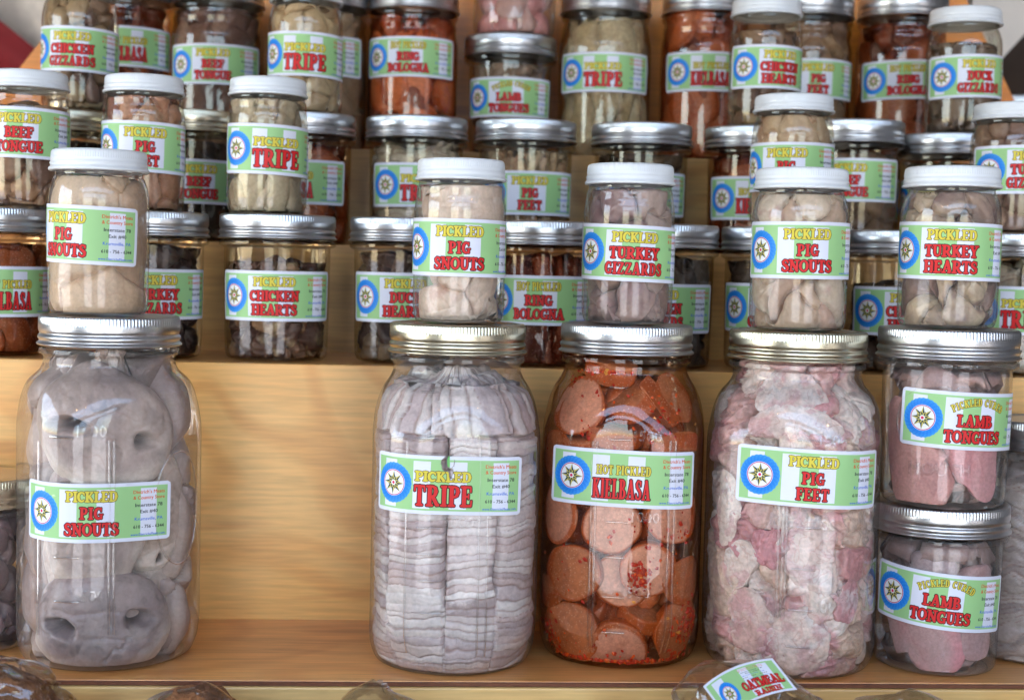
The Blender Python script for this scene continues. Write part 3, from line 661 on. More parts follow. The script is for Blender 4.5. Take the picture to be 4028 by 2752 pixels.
def tripe_fill(J, parent, zt, bounds, th=.0042, na=260, nz=300, seed=0, zsplit=None, pal=None, name='tripe_stack', gap=.0075, wav=.006, tops=None):
    rng = np.random.RandomState(seed+77); a, pz, P, Nn = lining(J, zt, na, nz)
    pal = lin(pal or [(220, 208, 204), (204, 190, 190), (228, 220, 216), (208, 190, 186), (192, 176, 174), (232, 226, 222)])*np.array([.86, .79, .77])
    A = np.repeat(a[:, None], P.shape[1], 1); Z = P[..., 2]
    s = A*J.r
    s2 = s+.0011*fbm(np.stack([A*0+3, A*0+seed, Z*60], -1), 5, 2)+.0005*fbm(P*400, 6, 2)
    bounds = np.array(sorted(bounds)); col = np.searchsorted(bounds, s2)
    top = np.zeros_like(Z, bool)
    if zsplit is not None:
        zs = zsplit+.002*fbm(np.stack([s*60, s*0, s*0+seed], -1), 9, 2); top = Z > zs
    db = np.min(np.abs(s2[..., None]-bounds), -1)
    db = db+.0012*sm(-.1, .3, fbm(np.stack([A*0+9, A*0, Z*45], -1), 55, 2))
    if tops is not None:
        tb_ = np.array(sorted(tops)); s3 = s2+(Z-.165)*.12+.002*fbm(np.stack([A*0, Z*70, A*0+2], -1), 56, 2)
        col = np.where(top, np.searchsorted(tb_, s3), col); db = np.where(top, np.min(np.abs(s3[..., None]-tb_), -1), db)
    coff = rng.rand(len(bounds)+2)*100
    cc = coff[col]
    wv = 1.25*wav*fbm(np.stack([s*34+cc*3, Z*34, cc], -1), 15, 3)+.0035*fbm(np.stack([s*14+cc, Z*70, cc+5], -1), 16, 2)+.0012*fbm(np.stack([s*220, Z*80, cc], -1), 17, 2)
    wt = wav*1.3*fbm(np.stack([s*26, Z*40+7, s*0], -1), 18, 3)
    Lc = np.where(top, (s+wt+.35*(Z-.16)*np.sin(cc))/(th*1.7)+200, (Z+wv)/th)
    Lc = Lc+.35*vnoise(np.stack([Lc*.7, cc, Lc*0], -1), 3)
    Li = np.floor(Lc).astype(np.int64); fr = Lc-Li
    g = np.minimum(fr, 1-fr)
    h1 = hsh(Li+500, (cc*10).astype(np.int64)+3, np.zeros_like(Li)+5, 3); h2 = hsh(Li+900, (cc*10).astype(np.int64)+9, np.zeros_like(Li)+7, 9)
    thn = sm(-.2, .3, fbm(np.stack([s*50, Z*60, cc], -1), 29, 2))
    dep = .0004+.0022*np.exp(-(g/.13)**1.2)*(.15+1.2*h2*thn)+.0016*h1*h1+.0014*np.clip(fbm(np.stack([s*60, Z*160, cc], -1), 30, 3), -.3, 1)+gap*np.exp(-(db/.0011)**2)
    if zsplit is not None: dep = dep+.006*np.exp(-((Z-zs)/.0010)**2)*(vnoise(np.stack([s*50, s*0, s*0+4], -1), 2) > -.2)
    dep = dep+.0003*fbm(P*300, 8, 3)
    # each column's face is flat-ish: the cut slab, curved only a little
    mid = np.zeros_like(s); ext = np.concatenate([[bounds[0]-.02], bounds, [bounds[-1]+.02]])
    mid = (ext[np.clip(col, 0, len(ext)-2)]+ext[np.clip(col+1, 0, len(ext)-1)])/2
    dep = dep+.55*np.maximum(0, J.r*(.02-(1-np.cos((s-mid)/J.r))))*0+.0009*h1
    cap = (np.arange(P.shape[1]) >= P.shape[1]-max(6, nz//7))[None]; dep = dep+cap*.016*fbm(P*60, 88, 3)+(~cap)*.006*sm(zt-.007, zt, Z)*(1+fbm(P*70, 89, 2)*1.5)
    V = (P+Nn*dep[..., None]).reshape(-1, 3)
    C = pal[(h2*len(pal)).astype(int) % len(pal)]
    n = sm(-.2, .4, fbm(np.stack([s*40, Z*260, cc], -1), 19, 3))[..., None]; C = C*(1-.25*n)+lin((184, 160, 160))*.25*n
    seam = np.exp(-(g/.10)**2)[..., None]*(h1[..., None] > .35); C = C*(1-.72*seam)+lin((134, 96, 84))*.72*seam
    C[(s.shape[0]*0):] *= 1
    ids = (col+top*50).reshape(-1)
    return split_parts(name, V, grid_faces(P.shape[0], P.shape[1]), C.reshape(-1, 3), ids, M['tripe'], parent)

def clamp_in(J, V, inset=.0015):
    r = np.hypot(V[:, 0], V[:, 1])+1e-9; a = np.arctan2(V[:, 0], -V[:, 1]); z = np.clip(V[:, 2], .0035, J.H-.012)
    R = J.R(a, z)-inset-.0012*np.clip(fbm(V*70, 61, 3)+.15, 0, 1)-.0003*fbm(V*300, 62, 2); k = np.minimum(1, R/r)
    return np.stack([V[:, 0]*k, V[:, 1]*k, z], -1)
SLR = [(.0, -.5), (.35, -.5), (.7, -.5), (.88, -.498), (.955, -.475), (.99, -.43), (1.0, -.36), (1.005, -.15), (1.01, .0), (1.005, .15), (1.0, .36), (.99, .43), (.955, .475), (.88, .498), (.7, .5), (.35, .5), (0, .5)]
def sausage(J, parent, c, n, rad, th, seed=0, skin=(196, 112, 62), face=(206, 140, 122), name='sausage_slice', na=44):
    rng = np.random.RandomState(seed+3); n = np.array(n, float); n /= np.linalg.norm(n)
    up = np.array([0, 0, 1.]) if abs(n[2]) < .9 else np.array([1., 0, 0]); u = np.cross(up, n); u /= np.linalg.norm(u); v = np.cross(n, u)
    a = np.linspace(0, 2*pi, na, endpoint=False); el = 1+.04*rng.randn(); ph = rng.rand()*6
    V = []; C = []; sk, fc = lin(skin)*(1+.12*rng.randn()*.5), lin(face)*(1+.08*rng.randn()*.5)
    for k, (f, h) in enumerate(SLR):
        rr = rad*f*(1+.035*np.cos(2*(a-ph))+.012*np.cos(5*a+ph)); wob = .04*rng.randn(na)*0+.03*np.sin(a*2+ph)
        V.append(np.array(c)+np.outer(rr*np.cos(a)*el, u)+np.outer(rr*np.sin(a)/el, v)+np.outer(th*(h+(wob*.5 if abs(h) > .3 else 0)*np.ones(na)), n))
        C.append(np.tile(fc if f < .945 else sk, (na, 1)))
    V = np.stack(V, 1).reshape(-1, 3); C = np.stack(C, 1).reshape(-1, 3)
    V = V+.0004*np.stack([fbm(V*120+seed, 1, 2), fbm(V*120+seed, 2, 2), fbm(V*120+seed, 3, 2)], -1)
    bl = sm(.0, .4, fbm(V*70+seed*3, 6, 3))[:, None]; C = C*(1-.2*bl)+sk*.2*bl
    V = clamp_in(J, V)
    return mesh_obj(name, V, grid_faces(na, len(SLR)), M['sausage'], parent, col=C)
def flakes(J, parent, spots, seed=0, name='pepper_flakes'):
    """spots: (a, z, depth, spread, count): little chips of red pepper lying on the slices"""
    rng = np.random.RandomState(seed+9); V = []; F = []; C = []
    pal = lin([(206, 52, 20), (190, 40, 16), (222, 92, 30), (168, 34, 14), (232, 170, 80)])
    for a0, z0, dp, sp, cnt in spots:
        for _ in range(cnt):
            a = a0+rng.randn()*sp/J.r; z = min(max(.006, z0+rng.randn()*sp), J.H-.03); d = dp+abs(rng.randn())*.0006
            R = float(J.R(np.array(a), np.array(z)))-.0009-d*.2; c = np.array([R*sin(a), -R*cos(a), z])
            t = np.array([cos(a), sin(a), 0]); n = np.array([sin(a), -cos(a), 0]); q = rng.rand()*6; s = .0008+.0015*rng.rand()
            e1 = t*cos(q)+np.array([0, 0, 1])*sin(q); e2 = -t*sin(q)+np.array([0, 0, 1])*cos(q); k = len(V)
            m = 5; rr = s*(.6+.6*rng.rand(m))
            for i in range(m): V.append(c+e1*rr[i]*cos(i*2*pi/m)+e2*rr[i]*.7*sin(i*2*pi/m)+n*.0002*rng.randn())
            V.append(c+n*.0005)
            for i in range(m): F.append((k+i, k+(i+1) % m, k+m))
            cc = pal[rng.randint(4)] if rng.rand() > .05 else pal[4]; C += [cc]*(m+1)
    o = mesh_obj(name, np.array(V), np.array(F), M['foodwet'], parent, col=np.array(C), smooth=False); o['kind'] = 'stuff'; return o
def sweep(J, parent, name, pts, rad, flat, mat, c1, c2, seed=0, side=(0, -1, 0), rough=.0004, na=28, nl=40, clamp=True, crumple=0.):
    """a tapering body along a path"""
    pts = np.array(pts, float); t = np.linspace(0, len(pts)-1, nl); i = np.minimum(t.astype(int), len(pts)-2); u = (t-i)[:, None]
    pm = np.concatenate([[2*pts[0]-pts[1]], pts, [2*pts[-1]-pts[-2]]]); p0, p1, p2, p3 = pm[i], pm[i+1], pm[i+2], pm[i+3]
    Cc = .5*(2*p1+(p2-p0)*u+(2*p0-5*p1+4*p2-p3)*u**2+(3*p1-p0-3*p2+p3)*u**3)
    rr = np.interp(t, np.arange(len(rad)), rad); tt = t/t[-1]
    cap = np.sqrt(np.clip(1-(np.abs(2*tt-1))**10, 0, 1)); rr = rr*np.maximum(cap, .0)
    T = np.gradient(Cc, axis=0); T /= np.linalg.norm(T, axis=1)[:, None]
    s = np.array(side, float); B = np.cross(T, s); B /= np.linalg.norm(B, axis=1)[:, None]+1e-9; Nn = np.cross(B, T)
    a = np.linspace(0, 2*pi, na, endpoint=False)
    V = Cc[None]+rr[None, :, None]*(np.cos(a)[:, None, None]*B[None]+flat*np.sin(a)[:, None, None]*Nn[None])
    V = V.reshape(-1, 3); V = V+.0022*np.stack([fbm(V*55+seed, 1, 2), fbm(V*55+seed+9, 2, 2), fbm(V*55+seed+19, 3, 2)], -1)
    V = V+rough*np.stack([fbm(V*600, 1, 2), fbm(V*600, 2, 2), fbm(V*600, 3, 2)], -1)
    if crumple:
        V = V+crumple*np.stack([fbm(V*95+seed, 71, 3), fbm(V*95+seed+9, 72, 3), fbm(V*95+seed+19, 73, 3)], -1)*1.6
        f = (1-np.clip(np.abs(fbm(V*85+seed, 74, 3))*3.4, 0, 1))**2.5; V[:, :2] *= 1-(f*crumple*.35/np.maximum(.02, np.hypot(V[:, 0], V[:, 1])))[:, None]
    m = sm(-.25, .35, fbm(V*42+seed*7, 5, 3))[:, None]; C = (lin(c1)*(1-m)+lin(c2)*m)*np.array([.90, .80, .78])
    if crumple:
        w_ = sm(.0, .25, fbm(V*75+seed*7, 75, 4))[:, None]; C = C*(1-.6*w_)+lin((216, 204, 200))*.6*w_
        w_ = sm(.12, .3, fbm(V*110+seed*9, 76, 3))[:, None]; C = C*(1-.5*w_)+lin((190, 132, 134))*.5*w_
    if clamp: V = clamp_in(J, V)
    if crumple:
        k = np.hypot(V[:, 0], V[:, 1]); V[:, :2] *= ((k-crumple*.30*f)/k)[:, None]
    return mesh_obj(name, V, grid_faces(na, nl), mat, parent, col=C)
def snout(J, parent, c, rx, ry, rz, rot, nostrils, c1, c2, seed=0, name='pig_snout', na=150, nl=100, mat=None, slit=None, dep0=0.):
    """flat-faced disc of a snout, pitted by its nostrils. rot = (yaw, pitch, roll)"""
    a = np.linspace(0, 2*pi, na, endpoint=False); tb = np.linspace(0, 1, nl); b = np.clip(np.where(tb < .5, pi/2*(2*tb)**1.6, pi-pi/2*(2-2*tb)**1.6), 1e-5, pi-1e-5)      # b from the front pole to the back pole
    A, B = np.meshgrid(a, b, indexing='ij')
    f = np.sin(B)**.62; x = f*np.cos(A); z = f*np.sin(A)*(1-.10*np.sin(A)); y = -np.sign(np.cos(B))*np.abs(np.cos(B))**.8
    x = x*(1+.04*np.cos(3*A+seed)); 
    P = np.stack([x*rx, y*ry, z*rz], -1)
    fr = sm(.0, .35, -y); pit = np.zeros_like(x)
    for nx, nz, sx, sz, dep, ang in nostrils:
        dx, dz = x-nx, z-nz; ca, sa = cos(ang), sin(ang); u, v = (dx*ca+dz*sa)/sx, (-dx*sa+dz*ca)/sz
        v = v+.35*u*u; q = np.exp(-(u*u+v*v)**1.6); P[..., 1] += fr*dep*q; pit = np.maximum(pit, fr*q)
        P[..., 1] -= fr*.0007*np.exp(-((np.sqrt(u*u+v*v)-1.35)/.45)**2)
    P = P+(.0016*np.stack([fbm(P*45+seed, 1, 3), fbm(P*45+seed+7, 2, 3), fbm(P*45+seed+3, 3, 3)], -1))
    if slit:
        dx, dz = x-slit[0], z-slit[1]; l = dz-dx*1.1+.05*np.sin(dx*40); P[..., 1] += fr*.003*np.exp(-(l/.02)**2)*(np.abs(dx) < .16)
    P = P+.0004*fbm(P*260, 9, 3)[..., None]; P[..., 1] += fr*.0010*(1-np.clip(np.abs(fbm(P*np.array([34, 60, 70])+seed*3, 10, 2))*6, 0, 1))**2
    # lay it against the curved wall: sideways becomes arc length, y becomes depth behind the glass
    cr, sr = cos(rot[2]), sin(rot[2]); X, Yd, Z = P[..., 0], P[..., 1], P[..., 2]
    X, Z = X*cr-Z*sr, X*sr+Z*cr
    a0 = math.atan2(c[0], -c[1]); z0 = c[2]; dp = Yd+ry+.0016+dep0+rot[0]*X+rot[1]*Z
    dp = np.maximum(dp, .0015+.0005*np.clip(fbm(P*60+seed, 61, 2), -1, 1))
    V = J.pt(a0+X/J.r, np.clip(z0+Z, .004, J.H-.012), -dp).reshape(-1, 3)
    rim = sm(.60, .98, np.hypot(x, z))[..., None]*sm(.5, -.5, z)[..., None]
    m = sm(-.3, .4, fbm(P*38+seed*5, 5, 4))[..., None]; C = (lin(c1)*(1-m)+lin(c2)*m)*np.array([.86, .77, .70])*(1-.20*sm(.18, .4, fbm(P*260+seed, 15, 2)))[..., None]*(1-.16*sm(-.1, .4, fbm(P*90+seed*2, 16, 3)))[..., None]; C = C*(1-.9*rim)+lin((212, 194, 180))*.9*rim
    back = sm(-.1, .5, y)[..., None]; C = C*(1-back)+lin((186, 168, 158))*back
    pq = (.9*sm(.35, .85, pit))[..., None]; C = C*(1-pq)+lin((62, 46, 44))*pq  # dark nostril pigment, deepened to paint in shade the shallow pits lack
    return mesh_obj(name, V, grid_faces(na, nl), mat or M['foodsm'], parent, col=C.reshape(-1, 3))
def emboss(J, parent, txt, h, zc, sc, flatn=.0005):
    cu = bpy.data.curves.new('mark', 'FONT'); cu.body = txt; cu.size = 1; cu.resolution_u = 2; cu.offset = -.012; cu.fill_mode = 'NONE' if False else 'FRONT'
    cu.extrude = .02; cu.bevel_depth = .045; cu.bevel_resolution = 1; cu.align_x = 'CENTER'
    o = bpy.data.objects.new('mark', cu); COL.objects.link(o); bpy.context.view_layer.update(); me = o.to_mesh()
    v = np.zeros(len(me.vertices)*3); me.vertices.foreach_get('co', v); v = v.reshape(-1, 3)*h/.72
    F = [tuple(p.vertices) for p in me.polygons]; o.to_mesh_clear(); bpy.data.objects.remove(o); bpy.data.curves.remove(cu)
    al, Lc = J.arc_at(zc); L0 = np.interp(sc/J.r, al, Lc)
    A = np.interp(L0+v[:, 0], Lc, al); V = J.pt(A, zc+v[:, 1], 0)+np.stack([np.sin(A), -np.cos(A), 0*A], -1)*(.0001+(v[:, 2]-v[:, 2].min())*.35)[:, None]
    return mesh_obj('embossed_mark', V, F, M['glass_emboss'], parent)
def bead(J, parent, pts, r=.0005, name='moulded_rib', mat=None):
    """thin raised line on the glass through (a, z) points"""
    al = np.array([p[0] for p in pts]); z = np.array([p[1] for p in pts]); n = max(8, len(pts)*3 if len(pts) > 4 else 24); t = np.linspace(0, len(pts)-1, n)
    a, zz = np.interp(t, np.arange(len(pts)), al), np.interp(t, np.arange(len(pts)), z); P = J.pt(a, zz)
    T = np.gradient(P, axis=0); T /= np.linalg.norm(T, axis=1)[:, None]+1e-9; Nn = np.stack([np.sin(a), -np.cos(a), 0*a], -1); B = np.cross(T, Nn)
    q = np.linspace(0, 2*pi, 8, endpoint=False); V = P[None]+r*(np.cos(q)[:, None, None]*B[None]*1.3+np.sin(q)[:, None, None]*Nn[None])
    return mesh_obj(name, V.reshape(-1, 3), grid_faces(8, n), mat or M['glass_emboss'], parent)

# ------------------------------------------------------------------ the jars, row by row
FPX = 3228.; PCX, PCY = 1162., 794.
def local_at(J, px, py, y):
    """point of the jar's own frame, on its plane y, seen at picture position px,py (measured on the photograph, 2324 wide)"""
    d = F_+R_*((px-PCX)/FPX)-U_*((py-PCY)/FPX); o = EYE-Vector(J.loc); r = Matrix.Rotation(-J.rz, 3, 'Z'); d = r @ d; o = r @ o
    t = (y-o.y)/d.y; p = o+d*t; return np.array([p.x, p.y, p.z])
def az_at(J, px, py):
    """(angle, height) of the wall point seen at px,py"""
    y = -J.r
    for _ in range(12):
        p = local_at(J, px, py, y); a = math.asin(max(-.98, min(.98, p[0]/J.r))); y = float(J.pt(np.array(a), np.array(p[2]))[1])
        a = math.atan2(p[0], -y)
    return a, p[2]
def make_jar(kind, x, y, z, r, H, label, cat='jar', group=None, lidm='lid_silver', glass='glass', sq=2, rho=0, lx=None, ly=None, lab=None, tilt=0, tshift=.495, na=96, lw=LBW, lh=LBH, rn=None):
    J = Jar(kind, x, y, z, r, H, sq, rho, rn)
    J.parent = empty('pickle_jar', J.loc, J.rz, label=label, category=cat)
    if group: J.parent['group'] = group
    jar_glass(J, M[glass], J.parent, na); lid(J, M[lidm], J.parent)
    if lab:
        a, zc = az_at(J, lx, ly)
        sh = (.5-tshift)*lw/J.r
        label_part(J, lab, zc, a+sh, RAD(tilt), J.parent, lw, lh, seed=len(label))
    return J
G1 = 'large jars on the bottom shelf'; G1S = 'white-lidded jars standing on the large jars'
G2 = 'silver-lidded jars on the second step'; G2S = 'white-lidded jars on top of the second row'
G3 = 'metal-lidded jars on the third step'; G3S = 'white-lidded jars on top of the third row'; G4 = 'tall jars on the top step'
SN = dict(pal=[(206, 186, 164), (196, 174, 152), (214, 196, 178), (188, 164, 144)], mat='foodsm')

# --- bottom shelf
J = make_jar('half', -.1993, .9366, Z1, .0580, .2205, 'big silver-lidded jar of grey pig snouts at the left end of the bottom shelf', group=G1, sq=2.7, rho=.30, lab='snouts', lx=190, ly=1165, tilt=-.6, tshift=.45, na=160); JS = J
fill(J, 'pig_snout', J.parent, M['foodsm'], [(190, 176, 172), (204, 190, 182), (180, 164, 162), (196, 180, 174)], .196, cell=.050, D=.012, bulge=.005, warp=.004, wf=30, fine=.0003, nz=120, na=180, seed=4, jag=.06, inset=lambda a: .002+.030*sm(1.15, .70, np.abs(a+.10)))
def fr(J, px, py, dep): return local_at(J, px, py, -(J.r-dep))
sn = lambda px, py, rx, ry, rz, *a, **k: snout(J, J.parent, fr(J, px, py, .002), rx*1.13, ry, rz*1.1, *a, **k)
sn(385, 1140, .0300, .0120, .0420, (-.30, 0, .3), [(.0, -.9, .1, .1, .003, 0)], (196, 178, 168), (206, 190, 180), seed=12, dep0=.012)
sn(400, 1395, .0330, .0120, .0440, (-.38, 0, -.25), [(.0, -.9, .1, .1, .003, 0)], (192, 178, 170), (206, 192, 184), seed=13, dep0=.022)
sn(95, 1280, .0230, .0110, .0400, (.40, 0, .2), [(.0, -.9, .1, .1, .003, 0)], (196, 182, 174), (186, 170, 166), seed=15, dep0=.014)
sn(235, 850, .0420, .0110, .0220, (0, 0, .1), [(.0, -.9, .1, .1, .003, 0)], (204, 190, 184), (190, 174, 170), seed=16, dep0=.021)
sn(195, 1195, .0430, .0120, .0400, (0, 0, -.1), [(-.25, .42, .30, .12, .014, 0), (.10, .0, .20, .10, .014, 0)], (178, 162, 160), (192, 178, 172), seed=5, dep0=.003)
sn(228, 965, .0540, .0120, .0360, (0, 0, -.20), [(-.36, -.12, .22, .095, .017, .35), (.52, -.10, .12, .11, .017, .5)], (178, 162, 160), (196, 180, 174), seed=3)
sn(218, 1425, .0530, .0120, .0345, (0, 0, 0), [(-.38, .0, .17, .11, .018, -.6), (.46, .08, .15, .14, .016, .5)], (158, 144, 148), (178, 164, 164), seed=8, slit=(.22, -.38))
def marks(J, xs, ticks, ribs, nums):
    for t, px, py in nums:
        a, z = az_at(J, px, py); emboss(J, J.parent, t, .0072 if len(t) > 2 else .006, z, a*J.r)
    for px, py in ticks:
        a, z = az_at(J, px, py); bead(J, J.parent, [(a-.13, z), (a+.13, z)], .0006, 'graduation_mark')
    for px, y0, y1 in ribs:
        a, z0 = az_at(J, px, y1); _, z1 = az_at(J, px, y0); bead(J, J.parent, [(a, z0), (a, z1)], .0006)
marks(J, 0, [(140, 992), (145, 1125), (150, 1265), (150, 1365)], [(88, 1000, 1440), (246, 1000, 1440), (257, 1000, 1440)], [('1500', 205, 992), ('500', 210, 1365)])
a0, z0 = az_at(J, 405, 1150)
bead(J, J.parent, [(a0+.30*sin(q), z0+.036*cos(q)) for q in np.linspace(0, 2*pi, 28)], .0006, 'moulded_emblem')

J = make_jar('half', .0260, .9280, Z1, .0547, .2205, 'big jar of tripe in pale layered columns, its label torn at the top edge', group=G1, lidm='lid_gold', sq=3.0, rho=.08, lab='tripe_torn', lx=1000, ly=1101, tilt=-.9, tshift=.47, na=160); JT = J
def sb(J, *px): return [J.r*az_at(J, p, 1350)[0]-0*J.r for p in px]
bb = sb(J, 876, 1006, 1132)
tripe_fill(J, J.parent, .183, [-.155, -.12, -.085]+bb+[.085, .12, .150], zsplit=az_at(J, 1000, 993)[1], seed=2, gap=.011, th=.0050, tops=[-.13, -.08]+sb(J, 958, 1168)+[.10, .14])
marks(J, 0, [(970, 994), (972, 1198), (972, 1258), (975, 1318), (978, 1392), (975, 890)], [(924, 1000, 1480), (1080, 1000, 1490), (1098, 1000, 1490)], [('1500', 1055, 1010), ('1000', 1040, 1198), ('500', 1045, 1390), ('ML', 1050, 1465)])
a0, z0 = az_at(J, 1030, 1532); emboss(J, J.parent, 'MADE IN U.S.A.', .0050, max(z0, .0055), a0*J.r)

J = make_jar('half', .1395, .9451, Z1, .0540, .2215, 'big jar of hot pickled kielbasa slices with red pepper flakes', group=G1, sq=3.0, rho=-.05, glass='glass_orange', lab='kielbasa', lx=1412, ly=1086, tilt=-1.2, tshift=.49, na=160, rn=.0410); JK = J
fill(J, 'sausage_slice', J.parent, M['sausage'], [(176, 92, 46), (190, 106, 58), (156, 78, 40), (200, 118, 72)], .186, inset=.010, cell=.030, D=.012, bulge=.007, warp=.002, fine=.0003, seed=6, nz=90, na=150)
KS = [  # px, py, radius px, normal (x right, y toward the viewer, z up), depth
 (1306, 920, 70, (-.35, 1, .10), 10), (1432, 912, 62, (-.45, .5, .75), 12), (1500, 912, 62, (-.78, .35, -.62), 9), (1556, 905, 60, (.80, .45, .50), 9),
 (1395, 985, 66, (.15, .22, 1), 10), (1325, 1010, 52, (-.2, .25, 1), 10), (1540, 1008, 62, (.15, .15, -1), 8), (1248, 1030, 58, (-.9, .35, .1), 10),
 (1262, 1165, 63, (-.78, .65, .05), 9), (1388, 1190, 68, (.02, 1, .05), 7), (1528, 1170, 66, (.28, .95, -.10), 8), (1300, 1297, 68, (-.22, 1, .08), 8),
 (1410, 1315, 66, (.1, 1, .15), 15), (1470, 1290, 64, (-.03, 1, -.03), 4), (1560, 1318, 62, (.75, .55, .3), 10), (1248, 1330, 55, (-.7, .2, .8), 12),
 (1295, 1432, 72, (-.30, .9, .25), 10), (1402, 1466, 70, (.02, .85, -.42), 7), (1545, 1432, 70, (.42, .8, .28), 10), (1455, 1395, 56, (.3, .3, .9), 14),
 (1385, 842, 62, (.1, .3, 1), 16), (1480, 1500, 60, (.2, .2, 1), 20), (1300, 1500, 60, (-.2, .2, 1), 20)]
for i, (px, py, rp, n, d) in enumerate(KS):
    c = fr(J, px, py, .004+d*.001); n = (n[0], -n[1], n[2]); sausage(J, J.parent, c, n, rp/3560., .0110, seed=i*7, face=(204, 152, 138) if i in (0, 9, 10, 13, 17, 8, 12) else (172, 108, 74), skin=(166, 82, 34))
sp = [(*az_at(J, px, py), d, s, n) for px, py, d, s, n in ((1455, 1308, .0012, .0045, 90), (1290, 858, .004, .003, 14), (1330, 975, .004, .003, 8), (1300, 1508, .002, .009, 50), (1420, 1522, .001, .012, 90), (1550, 1425, .002, .006, 70), (1560, 1395, .002, .005, 40), (1250, 1430, .002, .006, 50), (1520, 1512, .002, .009, 50), (1390, 810, .001, .014, 40), (1510, 950, .003, .010, 26), (1380, 1000, .003, .016, 20), (1540, 1220, .002, .006, 22), (1290, 1270, .002, .012, 10), (1420, 1180, .001, .012, 8), (1480, 1270, .001, .010, 12))]
flakes(J, J.parent, sp, seed=3)
marks(J, 0, [(1408, 998), (1400, 1185), (1395, 1265), (1392, 1355), (1390, 1435), (1405, 880)], [(1336, 1000, 1480), (1345, 1000, 1480), (1498, 1000, 1480), (1508, 1000, 1480)], [('1500', 1468, 1002), ('1000', 1462, 1187), ('500', 1448, 1358)])

J = make_jar('half', .2510, .9255, Z1, .0570, .2205, 'big gold-lidded jar crammed with pale pink pickled pig feet', group=G1, lidm='lid_gold', sq=2.8, rho=-.12, lab='feet', lx=1842, ly=1086, tilt=-1.3, tshift=.485, na=160, rn=.0420); JF = J
PF = [(230, 206, 190), (236, 224, 218), (242, 234, 230), (204, 146, 150), (232, 208, 192), (216, 176, 174)]
fill(J, 'pig_foot_piece', J.parent, M['foodwet'], PF, .205, cell=.032, D=.009, bulge=.0015, warp=.018, wf=44, fine=.0007, ridge=.0022, rf=75, nz=300, na=340, seed=21, jag=.06, mix=((204, 138, 142), .14, 46, .7), mf=60)
marks(J, 0, [(1838, 1000), (1835, 1198), (1822, 1292), (1815, 1385), (1810, 1468)], [(1760, 1140, 1400), (1770, 1140, 1400), (1778, 1140, 1400)], [('1500', 1890, 1012), ('1000', 1862, 1203), ('500', 1868, 1390)])
for i, (pts, rad, fl, c1, c2) in enumerate([
    ([(1636, 1070, 8), (1622, 1150, 6), (1628, 1235, 8)], (.010, .014, .009), .35, (222, 200, 186), (230, 214, 202)),
    ([(1655, 1235, 8), (1668, 1280, 6), (1655, 1330, 9)], (.010, .014, .007), .4, (226, 210, 198), (216, 194, 182)),
    ([(1700, 1225, 7), (1750, 1245, 5), (1805, 1215, 8)], (.006, .013, .006), .35, (206, 144, 148), (214, 166, 164)),
    ([(1865, 1175, 8), (1838, 1270, 5), (1862, 1350, 7)], (.010, .016, .009), .4, (230, 214, 204), (222, 200, 188)),
    ([(1790, 1380, 7), (1812, 1450, 5), (1826, 1530, 7)], (.013, .020, .013), .4, (226, 200, 184), (232, 214, 202)),
    ([(1905, 1330, 7), (1935, 1365, 5), (1905, 1415, 8)], (.006, .014, .006), .4, (208, 144, 150), (216, 170, 168)),
    ([(1652, 1345, 8), (1700, 1400, 5), (1690, 1470, 7)], (.008, .017, .010), .4, (214, 176, 164), (222, 202, 192)),
    ([(1735, 1440, 7), (1752, 1490, 6), (1722, 1530, 8)], (.005, .009, .006), .4, (206, 150, 154), (214, 176, 172)),
    ([(1700, 905, 8), (1790, 880, 6), (1885, 930, 7)], (.008, .013, .009), .45, (232, 216, 206), (222, 200, 190)),
    ([(1690, 975, 7), (1790, 955, 5), (1920, 990, 7)], (.006, .012, .007), .4, (228, 212, 202), (216, 190, 180))]):
    sweep(J, J.parent, 'pig_foot_piece', [fr(J, p[0], p[1], p[2]*.001+.001) for p in pts], rad, fl, M['foodwet'], c1, c2, seed=i*3, rough=.0006, na=64, nl=90, crumple=.0022 if i in (0, 1, 3, 4, 9) else .0036)

def tongues(J, specs, pal, zt, cell, seed):
    fill(J, 'lamb_tongue', J.parent, M['tongue'], pal, zt, cell=cell, D=.010, bulge=.005, warp=.003, wf=30, fine=.0003, na=140, nz=90, seed=seed, jag=.07, inset=.006)
    for i, (pts, rad, fl, c1, c2) in enumerate(specs):
        sweep(J, J.parent, 'lamb_tongue', [fr(J, *p) for p in pts], rad, fl, M['tongue'], c1, c2, seed=seed+i*3, rough=.0004, na=40, nl=60)
J = make_jar('wide', .3495, .9200, Z1, .0412, .1094, 'lower of the two stacked lamb tongue jars beside the big pig feet jar', group=G1, lab='lamb', lx=2140, ly=1365, tilt=-4.5, tshift=.50, na=128, rn=.0418); JL = J
tongues(J, [([(2020, 1290, .016), (2080, 1400, .010), (2110, 1480, .008), (2080, 1505, .012)], (.014, .021, .022, .012), .55, (210, 146, 152), (190, 156, 154)),
            ([(2215, 1280, .014), (2230, 1400, .012), (2225, 1500, .014)], (.013, .017, .016), .6, (184, 152, 150), (186, 158, 158)),
            ([(2120, 1250, .012), (2110, 1320, .012), (2090, 1340, .014)], (.015, .015, .010), .6, (176, 160, 162), (186, 170, 170))],
        [(160, 140, 140), (172, 150, 148), (150, 130, 132)], .086, .034, 31)
J = make_jar('wide', .3475, .9120, Z1+.1096, .0410, .1150, 'lamb tongue jar standing on another one, pink tongues near its foot', group=G1, lab='lamb', lx=2236, ly=957, tilt=-2.2, tshift=.565, na=128, rn=.0420)
